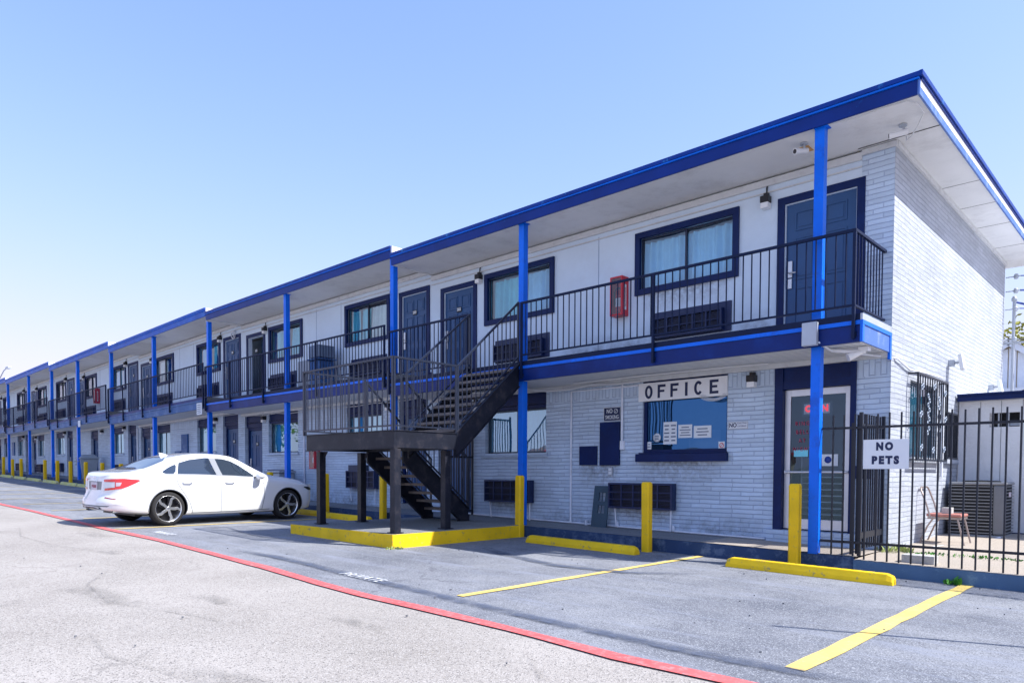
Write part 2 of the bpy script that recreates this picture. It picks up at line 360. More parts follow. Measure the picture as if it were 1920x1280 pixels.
def text(name, body, size, M, m, parent=None, ext=.002, wide=1., track=1., bold=0., zf=None, align='CENTER', lh=1.):
    cu = bpy.data.curves.new('t', 'FONT'); cu.body = body; cu.size = size; cu.extrude = ext; cu.align_x = align; cu.align_y = 'CENTER'
    cu.space_character = track; cu.offset = bold; cu.resolution_u = 3; cu.space_line = lh
    ob = bpy.data.objects.new('t', cu); COL.objects.link(ob)
    dg = bpy.context.evaluated_depsgraph_get(); dg.update()
    me = bpy.data.meshes.new_from_object(ob.evaluated_get(dg)); bpy.data.objects.remove(ob)
    org = Vector(ROOT.get(parent.name, (0, 0, 0))) if parent else Vector((0, 0, 0))
    for v in me.vertices:
        p = M @ Vector((v.co.x * wide, v.co.y, v.co.z)); v.co = p - org
    me.materials.clear(); me.materials.append(MT[m])
    o = bpy.data.objects.new(name, me); COL.objects.link(o); me.name = name
    if parent: o.parent = parent; ROOT[o.name] = tuple(org)
    return o
def FM(x, y, z): return Matrix.Translation((x, y, z)) @ Matrix.Rotation(R(90), 4, 'X')     # text standing up, read from -y
ORD = ['first', 'second', 'third', 'fourth', 'fifth', 'sixth', 'seventh', 'eighth', 'ninth', 'tenth', 'eleventh', 'twelfth', 'thirteenth', 'fourteenth', 'fifteenth', 'sixteenth', 'seventeenth', 'eighteenth', 'nineteenth', 'twentieth']

def g(x):                                              # the lot climbs gently towards the far end
    if x > -16: return (-3.6 - x) * .0155
    if x > -60: return .192 + (-16 - x) * .0228
    return .192 + 44 * .0228

YP = 9.6; YW = 10.63; XG = -3.02; YB = 18.35
JN = [-3.02, -12.70, -22.12, -31.15, -39.70, -48.60, -57.2]
TILT = [(0, 0), (.165, .165), (.30, .18), (.37, .27), (.46, .37), (.50, .42)]
def zseg(k):
    a, b = TILT[k]; x0, x1 = JN[k], JN[k + 1]
    return lambda x: lin(a, b, (x - x0) / (x1 - x0))

# ---------------------------------------------------------------- ground
xs = [60, 20, 8, 2, 0, -2, -3.6, -6, -9, -12, -16, -20, -25, -30, -36, -42, -50, -60, -90, -160]
def strip(name, m, ya, yb, dz, x0=60, x1=-160, ny=1):
    b = MB(); X = [x for x in xs if x1 < x < x0]; X = [x0] + X + [x1]
    fa = ya if callable(ya) else (lambda x: ya); fb = yb if callable(yb) else (lambda x: yb)
    for i in range(len(X) - 1):
        p, q = X[i], X[i + 1]
        b.add([(p, fa(p), g(p) + dz), (p, fb(p), g(p) + dz), (q, fb(q), g(q) + dz), (q, fa(q), g(q) + dz)], [(0, 1, 2, 3)])
    o = b.build(name, m); return struct(o)
strip('ground', 'old_pavement', -300, 400, -.012, 300, -400)
RED = [(12, 4.13), (-1.9, 4.09), (-2.83, 4.03), (-3.91, 4.09), (-4.97, 4.09), (-5.87, 4.06), (-6.80, 4.12), (-8.25, 4.24), (-9.9, 4.31), (-12.15, 4.40), (-14.6, 4.38), (-17.45, 4.40), (-20.1, 4.40), (-23.1, 4.33), (-60, 4.4), (-160, 4.4)]
def redy(x):
    for (a, ya), (b_, yb) in zip(RED, RED[1:]):
        if x <= a and x >= b_: return lin(ya, yb, (a - x) / (a - b_))
    return RED[0][1]
xs += [x for x, _ in RED[1:-1]] + [-7, -8.5, -10, -13]; xs.sort(reverse=True)
strip('parking_lot', 'asphalt', redy, 9.56, -.004, 12, -62)
strip('red_line', 'line_red', lambda x: redy(x) - .075 + .012 * math.sin(x * 3.1), lambda x: redy(x) + .070 + .012 * math.sin(x * 2.3 + 1), .0, 12, -62)

def marking(name, m, x, y0, y1, wd, wob=.01):
    b = MB(); n = 14
    pts = [(lin(y0, y1, i / n)) for i in range(n + 1)]
    L = [(x - wd / 2 + random.uniform(-wob, wob), y) for y in pts]; Rr = [(x + wd / 2 + random.uniform(-wob, wob), y) for y in pts]
    vs = [(a, b_, g(a) + .004) for a, b_ in L] + [(a, b_, g(a) + .004) for a, b_ in Rr]
    b.add(vs, [(i, n + 1 + i, n + 2 + i, i + 1) for i in range(n)]); return struct(b.build(name, m))
marking('yellow_line', 'line_yellow', -1.85, 4.62, 9.52, .135)
marking('yellow_line', 'line_yellow', -5.22, 4.72, 9.52, .10)
marking('yellow_line', 'line_yellow', -14.42, 4.45, 9.3, .10)
marking('yellow_line', 'line_yellow', -17.2, 4.7, 9.3, .10)
for x in (-19.9, -22.6, -25.3, -28, -30.7, -33.4, -36.2, -39, -41.8, -44.6, -47.4, -50.2, -53):
    marking('yellow_line', 'line_faint', x, 4.75, 9.2, .11)
for (x, y, s) in ((-6.79, 4.65, .235), (-13.1, 4.82, .235)):
    M = Matrix.Translation((x, y, g(x) + .010)) @ Matrix.Rotation(math.atan(-.0155), 4, 'Y').inverted()
    struct(text('private_lettering', 'PRIVATE', s, M @ Matrix.Rotation(0, 4, 'Z'), 'line_white', ext=.0005, wide=.74, track=1.22, bold=.0))

# dark smear of sealer along the stall ends, oil stains and tar lines on the old pavement
def dark_mat(name, col, lo, hi, sc_, amt):
    m = bpy.data.materials.new(name); m.use_nodes = True; n = m.node_tree.nodes; l = m.node_tree.links; b = n['Principled BSDF']; b.inputs['Roughness'].default_value = .9; b.inputs['Base Color'].default_value = (*col, 1)
    tc = n.new('ShaderNodeTexCoord'); no = n.new('ShaderNodeTexNoise'); no.inputs['Scale'].default_value = sc_; no.inputs['Detail'].default_value = 8; no.inputs['Roughness'].default_value = .7; l.new(tc.outputs['Object'], no.inputs['Vector'])
    at = n.new('ShaderNodeAttribute'); at.attribute_name = 'fade'
    mr = n.new('ShaderNodeMapRange'); mr.inputs[1].default_value = lo; mr.inputs[2].default_value = hi; mr.inputs[4].default_value = amt; l.new(no.outputs['Fac'], mr.inputs[0])
    mu = n.new('ShaderNodeMath'); mu.operation = 'MULTIPLY'; l.new(mr.outputs[0], mu.inputs[0]); l.new(at.outputs['Fac'], mu.inputs[1]); l.new(mu.outputs[0], b.inputs['Alpha']); MT[name] = m
dark_mat('smear', (.09, .11, .16), .30, .62, 5., .95); dark_mat('oil', (.20, .19, .175), .36, .64, 9., .38)
def ribbon(name, m, pts, wd, dz=.006):
    n = len(pts); vs = []; fa = []
    for i, (x, y) in enumerate(pts):
        p, q = pts[max(i - 1, 0)], pts[min(i + 1, n - 1)]; d = Vector((q[0] - p[0], q[1] - p[1])).normalized(); e = 1 if 0 < i < n - 1 else 0
        for k, f in ((-1, 0), (-.4, 1), (.4, 1), (1, 0)):
            xx, yy = x - d.y * wd * k / 2, y + d.x * wd * k / 2; vs.append((xx, yy, g(xx) + dz)); fa.append(f * e)
    me = bpy.data.meshes.new(name); me.from_pydata(vs, [], [(4 * i + j, 4 * i + 4 + j, 4 * i + 5 + j, 4 * i + 1 + j) for i in range(n - 1) for j in range(3)])
    a = me.attributes.new('fade', 'FLOAT', 'POINT')
    for i, f in enumerate(fa): a.data[i].value = f
    me.materials.append(MT[m]); o = bpy.data.objects.new(name, me); COL.objects.link(o); struct(o); return o
ribbon('sealer_smear', 'smear', [(-10.2, 4.75), (-9, 4.78), (-8, 4.75), (-7, 4.66), (-6, 4.62), (-5, 4.55), (-4, 4.52), (-3, 4.50), (-2.2, 4.52), (-1.2, 4.6)], .22)
ribbon('sealer_smear', 'smear', [(-14, 6.3), (-12.6, 6.0), (-11.6, 5.9), (-10.8, 6.0)], .10)
ribbon('sealer_smear', 'smear', [(-8.2, 7.9), (-7.2, 7.4), (-6.0, 7.1), (-5.0, 7.3), (-4.3, 7.9)], .25)
for i, (x, y, a_, b__) in enumerate(((-13.6, 3.9, .55, .16), (-10.9, 3.3, .30, .10), (-6.6, 2.9, .35, .09), (-4.9, 3.3, .35, .08), (-3.1, 2.2, .5, .08), (-2.2, 2.9, .30, .07), (-3.9, 1.9, .7, .12), (-7.5, 2.2, .8, .14))):
    ribbon('oil_stain', 'oil', [(x - a_, y - .1 * a_), (x - a_ * .5, y), (x, y + .03), (x + a_ * .5, y), (x + a_, y + .1 * a_)], b__ * 2.6, .002)
for i, P_ in enumerate(([(-16, 3.3), (-14, 2.9), (-12.5, 2.95), (-11.2, 3.2), (-9.8, 3.5)], [(-9.4, 2.9), (-8.3, 2.3), (-7.2, 2.15), (-6.0, 2.5), (-5.2, 2.6)], [(-6.2, 1.7), (-5.2, 1.55), (-4.2, 1.75), (-3.2, 2.4), (-2.4, 2.6)], [(-3.4, 3.7), (-2.9, 3.3), (-2.3, 3.2), (-1.6, 3.4)])):
    ribbon('tar_line', 'oil', P_, .045, .003)

# walkway with a painted kerb face
def walk(name, x0, x1, y0, y1, top, mtop, mface, facename):
    X = [x0] + [x for x in sorted(set(xs), reverse=True) if x1 < x < x0] + [x1]; b = MB(); f = MB(); random.seed(3)
    for p, q in zip(X, X[1:]):
        zp, zq = g(p) + top, g(q) + top
        e_ = (y1 - y0) * .022 if name == 'side_yard' else 0
        b.add([(p, y0, zp), (p, y1, zp + e_), (q, y1, zq + e_), (q, y0, zq)], [(0, 1, 2, 3)])
        f.add([(p, y0, zp - .003), (q, y0, zq - .003), (q, y0, zq - .45), (p, y0, zp - .45)], [(0, 1, 2, 3)])
    struct(b.build(name, mtop)); struct(f.build(facename, mface))
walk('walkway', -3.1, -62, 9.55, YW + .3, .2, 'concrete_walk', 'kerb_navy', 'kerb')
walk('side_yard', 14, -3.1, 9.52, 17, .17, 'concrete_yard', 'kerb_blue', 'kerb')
b = MB(); b.add([(-5.3, 9.553, g(-5.3) + .204), (-3.08, 9.553, g(-3.08) + .204), (-3.08, YW - .06, g(-3.08) + .204), (-5.3, YW - .06, g(-5.3) + .204)], [(0, 1, 2, 3)])
struct(b.build('walkway_patch', 'concrete_yard'))
# landing pad of the stair, yellow painted edge
PX0, PX1, PY0 = -11.85, -8.80, 6.58
b = MB(); b.box(PX0 + .012, PX1 - .012, PY0 + .012, 9.56, -.2, .298); struct(b.build('stair_pad', 'concrete_walk'))
b = MB(); b.box(PX0, PX1, PY0, PY0 + .012, -.2, .293); b.box(PX1 - .012, PX1, PY0 + .012, 9.54, -.2, .291); b.box(PX0, PX0 + .012, PY0 + .012, 9.54, -.2, .293)
struct(b.build('stair_pad_edge', 'yellow_kerb', bevel=.004))

# ---------------------------------------------------------------- motel building
BLD = empty('motel_building', (-30, 14, 0), 'long two storey pale brick motel with blue posts, balcony and navy trimmed doors', 'building')
def wall_grid(x0, x1, z0, z1, holes, y, depth, mname, name, zf, rev_m=None):
    X = sorted(set([x0, x1] + [h[0] for h in holes] + [h[1] for h in holes])); Z = sorted(set([z0, z1] + [h[2] for h in holes] + [h[3] for h in holes]))
    X = [x for x in X if x0 <= x <= x1]; Z = [z for z in Z if z0 <= z <= z1]; b = MB()
    for i in range(len(X) - 1):
        for j in range(len(Z) - 1):
            cx = (X[i] + X[i + 1]) / 2; cz = (Z[j] + Z[j + 1]) / 2
            if any(h[0] < cx < h[1] and h[2] < cz < h[3] for h in holes): continue
            b.add([(X[i], y, Z[j]), (X[i + 1], y, Z[j]), (X[i + 1], y, Z[j + 1]), (X[i], y, Z[j + 1])], [(0, 1, 2, 3)])
    r = b
    for (a, c, e, f) in holes:
        f2 = min(f, z1); e2 = max(e, z0)
        r.add([(a, y, e2), (a, y + depth, e2), (a, y + depth, f2), (a, y, f2)], [(0, 1, 2, 3)])
        r.add([(c, y, e2), (c, y + depth, e2), (c, y + depth, f2), (c, y, f2)], [(3, 2, 1, 0)])
        r.add([(a, y, f2), (a, y + depth, f2), (c, y + depth, f2), (c, y, f2)], [(0, 1, 2, 3)])
        r.add([(a, y, e2), (a, y + depth, e2), (c, y + depth, e2), (c, y, e2)], [(3, 2, 1, 0)])
    return b.build(name, mname, BLD, zf, recalc=False)

def six_panel(b, x0, x1, y, z0, z1):
    wd = x1 - x0; h = z1 - z0; m = .13 * wd; pw = (wd - 3 * m) / 2
    for i in range(2):
        xa = x0 + m + i * (pw + m)
        for (a, c) in ((.06, .30), (.355, .60), (.66, .93)):
            a2, c2 = z1 - c * h, z1 - a * h
            if a == .06: a2 = z1 - .20 * h
            elif a == .355: a2, c2 = z1 - .56 * h, z1 - .25 * h
            else: a2, c2 = z1 - .93 * h, z1 - .62 * h
            fr = .022
            for q in ((xa, xa + pw, a2, a2 + fr), (xa, xa + pw, c2 - fr, c2), (xa, xa + fr, a2 + fr, c2 - fr), (xa + pw - fr, xa + pw, a2 + fr, c2 - fr)):
                b.box(q[0], q[1], y - .012, y + .001, q[2], q[3])
            b.box(xa + .05, xa + pw - .05, y - .008, y + .001, a2 + .05, c2 - .05)

def door(x0, x1, z0, z1, y, zf, hinge, number=None, trim=.12, upper=True, opened=False, lvl=''):
    """leaf x0..x1 z0..z1 ; trim frame around it"""
    b = MB(); b.box(x0 + .004, x1 - .004, y, y + .045, z0, z1)
    six_panel(b, x0, x1, y, z0, z1)
    if opened:
        piv = Vector((x1 - .03, y + .03, 0)); rot = Matrix.Rotation(R(-24), 3, 'Z')
        b.v = [tuple(rot @ (Vector(v) - piv) + piv) for v in b.v]
    d = b.build('door', 'door_slate', BLD, zf)
    if opened: d['label'] = 'grey blue door standing ajar'
    f = MB(); t = trim; yo = y - .055 if upper else y - .03
    if upper:
        f.box(x0 - t, x0 - .012, yo, y + .06, z0, z1 + t); f.box(x1 + .012, x1 + t, yo, y + .06, z0, z1 + t); f.box(x0 - .012, x1 + .012, yo, y + .06, z1 + .012, z1 + t)
        f.box(x0 - .012, x0 - .004, y - .02, y + .05, z0, z1 + .012); f.box(x1 + .004, x1 + .012, y - .02, y + .05, z0, z1 + .012)
    else:
        f.box(x0 - t, x0 - .01, yo, y + .06, z0, z1 + .3); f.box(x1 + .01, x1 + t, yo, y + .06, z0, z1 + .3); f.box(x0 - .01, x1 + .01, yo, y + .06, z1 + .01, z1 + .10)
    f.build('frame', 'navy', d, zf)
    if upper:
        e = MB(); e.box(x0 - .012, x1 + .012, y - .022, y - .016, z1 + .002, z1 + .014); e.box(x0 - .012, x0 - .002, y - .022, y - .016, z0, z1); e.build('weather_strip', 'trim_white', d, zf)
    hx = x0 + .07 if hinge == 'r' else x1 - .07
    if not opened:
        k = MB(); k.box(hx - .035, hx + .035, y - .035, y - .0125, z0 + .92, z0 + 1.16); k.box(hx - .03, hx + .03, y - .03, y - .0125, z0 + .76, z0 + .90)
        k.tube([(hx, y - .03, z0 + .98), (hx, y - .075, z0 + .98), (hx + (.11 if hinge == 'r' else -.11), y - .08, z0 + .97)], .011, 6)
        k.build('handle', 'alu', d, zf)
    if number:
        cx = (x0 + x1) / 2; nz = z1 - .42
        p = MB(); p.box(cx - .075, cx + .075, y - .022, y - .0125, nz - .055, nz + .055); pl = p.build('number_plate', 'black_plastic', d, zf)
        zz = zf(cx) if zf else 0
        text('number', number, .085, FM(cx, y - .0235, nz + zz), 'paper', pl, ext=.001, wide=1., bold=.003)
    return d

def curtain(x0, x1, z0, z1, y, m, par, zf, gap=None, amp=.085):
    b = MB(); n = int((x1 - x0) / .018); ph = random.uniform(0, 6); fr = random.uniform(38, 52)
    rng = random.Random(int(abs(x0) * 100))
    cols = []
    ofs = 0
    for i in range(n + 1):
        x = lin(x0, x1, i / n); ofs += rng.uniform(-.35, .35)
        cols.append((x, y + amp * math.sin(x * fr + ph + ofs) * (0.6 + .4 * math.sin(x * 9 + ph))))
    vs = []
    for (x, yy) in cols:
        vs += [(x, lin(y, yy, .55), z1), (x, yy, (z0 + z1) / 2), (x, lin(y, yy, 1.25), z0)]
    b.add(vs, [(3 * i + j, 3 * i + 3 + j, 3 * i + 4 + j, 3 * i + 1 + j) for i in range(n) for j in range(2)], True)
    return b.build('curtain', m, par, zf, recalc=False)

def window_up(x0, x1, zf, cur, z0=4.337, z1=5.414, t=.10, mull=.5, lab=None):
    y = YW
    f = MB(); yo = y - .045
    f.box(x0, x1, yo, y + .02, z1 - t, z1); f.box(x0, x1, yo, y + .02, z0, z0 + t); f.box(x0, x0 + t, yo, y + .02, z0 + t, z1 - t); f.box(x1 - t, x1, yo, y + .02, z0 + t, z1 - t)
    wdw = f.build('window', 'navy', BLD, zf, bevel=.003)
    a, c, e, h = x0 + t, x1 - t, z0 + t, z1 - t; mx = lin(a, c, mull)
    s = MB(); k = .028
    for (p, q, r_, u, yy) in ((a, mx + .015, e, h, y + .03), (mx - .015, c, e, h, y + .055)):
        s.box(p, q, yy, yy + .022, r_, r_ + k); s.box(p, q, yy, yy + .022, u - k, u); s.box(p, p + k, yy, yy + .022, r_ + k, u - k); s.box(q - k, q, yy, yy + .022, r_ + k, u - k)
    s.build('sash', 'sash', wdw, zf)
    gq = MB(); gq.add([(a, y + .041, e), (mx, y + .041, e), (mx, y + .041, h), (a, y + .041, h)], [(0, 1, 2, 3)]); gq.add([(mx, y + .066, e), (c, y + .066, e), (c, y + .066, h), (mx, y + .066, h)], [(0, 1, 2, 3)])
    gq.build('pane', 'pane', wdw, zf, recalc=False)
    for (ca, cb, cm) in cur: curtain(lin(a, c, ca), lin(a, c, cb), e - .05, h - .05, y + .17, cm, wdw, zf)
    return (a, c, e, h)

def window_low(x0, x1, zf, cur, z0=1.64, z1=2.53, mull=.5, head=True):
    y = YW + .10
    s = MB(); k = .035; mx = lin(x0, x1, mull)
    s.box(x0, x1, y, y + .03, z0, z0 + k); s.box(x0, x1, y, y + .03, z1 - k, z1); s.box(x0, x0 + k, y, y + .03, z0 + k, z1 - k); s.box(x1 - k, x1, y, y + .03, z0 + k, z1 - k); s.box(mx - k / 2, mx + k / 2, y, y + .03, z0 + k, z1 - k)
    wdw = s.build('window', 'sash_green', BLD, zf)
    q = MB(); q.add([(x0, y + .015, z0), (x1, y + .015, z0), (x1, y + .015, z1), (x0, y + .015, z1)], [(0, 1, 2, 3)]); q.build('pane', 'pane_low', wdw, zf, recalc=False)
    h = MB(); h.box(x0, x1, y - .05, y + .03, z1, 2.89); h.box(x0, x1, y - .062, y - .05, z1 + .002, z1 + .07); h.build('header_panel', 'navy', wdw, zf)
    si = MB(); si.box(x0 - .10, x1 + .06, YW - .05, y - .001, z0 - .075, z0); si.build('sill', 'brick_front', wdw, zf)
    for (ca, cb, cm) in cur: curtain(lin(x0, x1, ca), lin(x0, x1, cb), z0, z1, y + .12, cm, wdw, zf)

PX = [-3.62, -8.90, -12.76, -17.40, -22.16, -26.70, -31.20, -35.60, -39.72, -44.03, -48.62, -52.9, -57.1]
UP_W = [[(-7.17, -5.246), (-10.96, -9.035)], [(-16.23, -14.286), (-20.34, -18.389)], [(-25.54, -23.668), (-29.48, -27.613)], [(-34.40, -32.72), (-38.29, -36.56)], [(-43.10, -41.364), (-46.73, -45.01)], [(-51.45, -49.75), (-55.1, -53.4)]]
UP_D = [[(-4.51, -3.51), (-12.27, -11.33)], [(-13.80, -12.90), (-21.68, -20.70)], [(-23.32, -22.32), (-30.86, -29.88)], [(-32.34, -31.42), (-39.3, -38.35)], [(-41.04, -40.10), (-48.02, -47.08)], [(-49.6, -48.72), (-56.9, -55.9)]]
NUM_U = [['201', '202'], ['203', '204'], ['205', '206'], ['207', '208'], ['209', '210'], ['211', '212']]
LO_W = [[(-10.95, -9.235)], [(-16.20, -14.66), (-20.42, -18.69)], [(-25.62, -24.10), (-29.41, -28.05)], [(-34.49, -33.14)], [(-43.36, -41.86), (-47.02, -45.69)], [(-51.67, -50.31), (-55.2, -53.8)]]
LO_D = [[(-12.35, -11.45)], [(-13.85, -13.0), (-21.88, -20.92)], [(-23.47, -22.53), (-31.02, -30.15)], [(-32.51, -31.72), (-37.5, -36.6)], [(-41.35, -40.53), (-48.25, -47.45)], [(-49.7, -49.1), (-56.9, -56.1)]]
NUM_L = [[None], ['103', '104'], ['105', '106'], [None, None], [None, None], [None, None]]
UPZ0, UPZ1 = 3.245, 5.245
CB, CT, CC = 'curtain_blue', 'curtain_teal', 'curtain_cream'
CURU = [[[(0, 1, CB)], [(0, .52, CT), (.55, 1, CB)]], [[(.0, .18, CT), (.27, .5, CT), (.52, 1, CC)], [(.05, .3, CT), (.62, 1, CT)]], [[(0, .35, CB), (.5, .75, CT)], [(.0, .5, CC), (.7, 1, CC)]], [[(0, .4, CB), (.5, 1, CB)], [(.4, 1, CC)]], [[(.55, 1, CC)], [(.3, .9, CT)]], [[(0, .3, CC)], [(.4, 1, CB)]]]
CURL = [[[(0, 1, CB)]], [[(.0, .3, CT), (.4, 1, CC)], [(.0, .55, CT)]], [[(0, .45, CC)], [(.0, .5, CC), (.55, 1, CC)]], [[(0, .5, CC), (.5, 1, CC)]], [[(.3, .9, CC)], [(.6, 1, CC)]], [[(.4, .9, CC)], [(.3, .7, CC)]]]
for k in range(6):
    zf = zseg(k); xr, xl = JN[k], JN[k + 1]; xe = xl - (4.5 if k == 5 else 0)
    g0 = MB()
    # --- upper wall
    holes = [(a + .08, c - .08, 4.337 + .08, 5.414 - .08) for a, c in UP_W[k]] + [(a, c, 3.18, UPZ1) for a, c in UP_D[k]]
    pil = 0.42 if k == 0 else 0
    wall_grid(xe, xr - pil, 3.15, 5.72, holes, YW, .12, 'siding', 'upper_wall', zf)
    if pil:
        b = MB(); b.box(xr - pil, xr - .002, YW - .01, YW + .15, 2.88, 5.72); b.build('corner_pilaster', 'brick_front', BLD, zf)
    # vertical battens / panel joints, crown trim along soffit, skirting
    b = MB(); x = xr - 1.3
    while x > xe:
        if not any(a - .16 < x < c + .16 for a, c in UP_W[k] + UP_D[k]): b.box(x - .004, x + .004, YW - .003, YW - .0005, 3.3, 5.55)
        x -= 1.22
    b.build('panel_joint', 'beam_gray', BLD, zf)
    b = MB(); b.box(xe, xr - pil, YW - .045, YW - .001, 5.60, 5.70); b.box(xe, xr - pil, YW - .03, YW - .0012, 5.50, 5.515); b.build('crown_trim', 'trim_white', BLD, zf)
    b = MB(); xx = [xr] + sorted([v for a, c in UP_D[k] for v in (c + .13, a - .13)], reverse=True) + [xe]
    for i in range(0, len(xx) - 1, 2):
        if xx[i] - xx[i + 1] > .05: b.box(xx[i + 1], xx[i] - (.42 if (k == 0 and i == 0) else 0), YW - .02, YW - .001, 3.25, 3.37)
    b.build('skirting', 'navy', BLD, zf)
    for i, (a, c) in enumerate(UP_D[k]):
        door(a, c, UPZ0, UPZ1, YW + .03, zf, 'r', NUM_U[k][i], opened=(k == 1 and i == 1))
    for i, (a, c) in enumerate(UP_W[k]): window_up(a, c, zf, CURU[k][i])
    # --- lower wall
    zg = lambda x, zf=zf: zf(x)
    lowz = .14
    holes = [(a, c, 1.64, 2.90) for a, c in LO_W[k]] + [(a - .09, c + .09, lowz, 2.90) for a, c in LO_D[k]]
    if k == 0: holes += [(-7.0, -5.41, 1.60, 2.90), (-4.63, -3.46, lowz, 2.90)]
    wall_grid(xe, xr, lowz, 2.60, [h for h in holes], YW, .13, 'brick_front', 'lower_wall', zf)
    h2 = [(a, c, 2.5, 2.90) for a, c, _, _ in holes]
    wall_grid(xe, xr, 2.60, 2.90, h2, YW, .13, 'brick_soldier', 'soldier_course', zf)
    for i, (a, c) in enumerate(LO_D[k]):
        z0 = .33 + (0 if k else .03); z1 = z0 + 2.03
        dd = door(a, c, z0, z1, YW + .14, zf, 'r' if i == 0 else 'r', NUM_L[k][i], trim=.09, upper=False)
        h = MB(); h.box(a - .09, c + .09, YW + .06, YW + .12, z1 + .1, 2.90); h.build('header_panel', 'navy', dd, zf)
        s_ = MB(); s_.box(a - .09, c + .09, YW + .0, YW + .3, .0, z0 - .01); s_.build('threshold', 'concrete_walk', dd, zf)
    for i, (a, c) in enumerate(LO_W[k]): window_low(a, c, zf, CURL[k][i])
    # --- balcony
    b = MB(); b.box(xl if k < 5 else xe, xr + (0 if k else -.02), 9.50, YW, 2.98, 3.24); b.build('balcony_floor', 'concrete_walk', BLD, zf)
    b = MB()
    b.box(xe, xr - (0 if k else .03), 9.515, YW - .001, 2.905, 2.975)
    b.build('balcony_soffit', 'soffit', BLD, zf)
    b = MB(); b.box(xe, xr, YW - .07, YW - .002, 2.83, 2.903); b.build('cornice', 'trim_white', BLD, zf)
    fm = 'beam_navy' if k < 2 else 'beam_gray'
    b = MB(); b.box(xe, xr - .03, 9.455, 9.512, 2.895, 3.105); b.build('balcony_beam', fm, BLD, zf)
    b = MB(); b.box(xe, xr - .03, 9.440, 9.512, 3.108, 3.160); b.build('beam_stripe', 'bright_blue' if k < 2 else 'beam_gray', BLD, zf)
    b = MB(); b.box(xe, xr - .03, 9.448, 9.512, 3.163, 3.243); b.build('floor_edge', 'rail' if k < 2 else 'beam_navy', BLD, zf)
    if k == 0:
        b = MB(); b.box(xr - .028, xr - .005, 9.44, YW - .015, 2.895, 3.105); b.build('balcony_end_beam', 'rake_blue', BLD, zf)
        b = MB(); b.box(xr - .028, xr + .008, 9.438, YW - .015, 3.108, 3.160); b.box(xr - .027, xr + .006, 9.436, 9.50, 2.893, 3.1075); b.box(xr - .027, xr + .006, YW - .08, YW - .012, 2.80, 3.1075); b.build('end_stripe', 'bright_blue', BLD, zf)
        b = MB(); b.box(xr - .028, xr + .0, 9.446, YW - .015, 3.163, 3.243); b.build('end_floor_edge', 'gray_box', BLD, zf)
    # --- roof
    xo = (xr + .58) if k == 0 else xr; yf = 9.47
    b = MB(); b.box(xe, xo - .03, yf + .03, YB + .5, 5.735, 5.80); b.build('soffit', 'soffit', BLD, zf)
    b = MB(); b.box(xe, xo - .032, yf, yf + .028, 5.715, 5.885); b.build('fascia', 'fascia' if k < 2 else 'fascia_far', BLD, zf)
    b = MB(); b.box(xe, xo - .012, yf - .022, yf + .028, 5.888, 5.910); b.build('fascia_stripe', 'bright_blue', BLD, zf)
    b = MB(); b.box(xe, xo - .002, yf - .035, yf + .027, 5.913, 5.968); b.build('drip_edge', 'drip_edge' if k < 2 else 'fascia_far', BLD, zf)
    b = MB(); b.box(xe, xo - .004, yf + .03, YB + .55, 5.803, 5.960); b.build('roof', 'roof_white', BLD, zf)
    if k == 0:
        b = MB(); b.box(xo - .030, xo - .006, yf + .001, YB + .55, 5.715, 5.885); b.build('rake_fascia', 'rake_blue', BLD, zf)
        b = MB(); b.box(xo - .010, xo + .012, yf + .028, YB + .55, 5.886, 5.914); b.build('rake_stripe', 'fascia', BLD, zf)
        b = MB(); b.box(xo - .0035, xo + .03, yf - .034, YB + .55, 5.916, 5.972); b.build('rake_edge', 'drip_edge', BLD, zf)
# gable end wall with two openings
GW = [(11.55, 13.05, 1.50, 2.62), (13.62, 14.25, 1.50, 2.28)]
b = MB(); Y_ = sorted([YW - .01, YB] + [v for h in GW for v in h[:2]]); Z_ = sorted([-.1, 5.735] + [v for h in GW for v in h[2:]])
for i in range(len(Y_) - 1):
    for j in range(len(Z_) - 1):
        cy, cz = (Y_[i] + Y_[i + 1]) / 2, (Z_[j] + Z_[j + 1]) / 2
        if Z_[j + 1] - Z_[j] < 1e-6 or any(h[0] < cy < h[1] and h[2] < cz < h[3] for h in GW): continue
        b.add([(XG, Y_[i], Z_[j]), (XG, Y_[i + 1], Z_[j]), (XG, Y_[i + 1], Z_[j + 1]), (XG, Y_[i], Z_[j + 1])], [(0, 1, 2, 3)])
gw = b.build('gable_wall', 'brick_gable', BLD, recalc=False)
b = MB()
for h in GW:
    b.add([(XG, h[0], h[2]), (XG - .12, h[0], h[2]), (XG - .12, h[1], h[2]), (XG, h[1], h[2])], [(0, 1, 2, 3)]); b.add([(XG, h[0], h[3]), (XG - .12, h[0], h[3]), (XG - .12, h[1], h[3]), (XG, h[1], h[3])], [(0, 1, 2, 3)])
    for yy in h[:2]: b.add([(XG, yy, h[2]), (XG - .12, yy, h[2]), (XG - .12, yy, h[3]), (XG, yy, h[3])], [(0, 1, 2, 3)])
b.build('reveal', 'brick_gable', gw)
b = MB(); b.box(XG + .002, XG + .035, YW + .0, YB, 5.665, 5.73); b.box(XG - .42, XG + .03, YW - .045, YW - .0115, 5.655, 5.725); b.build('gable_trim', 'trim_white', BLD)
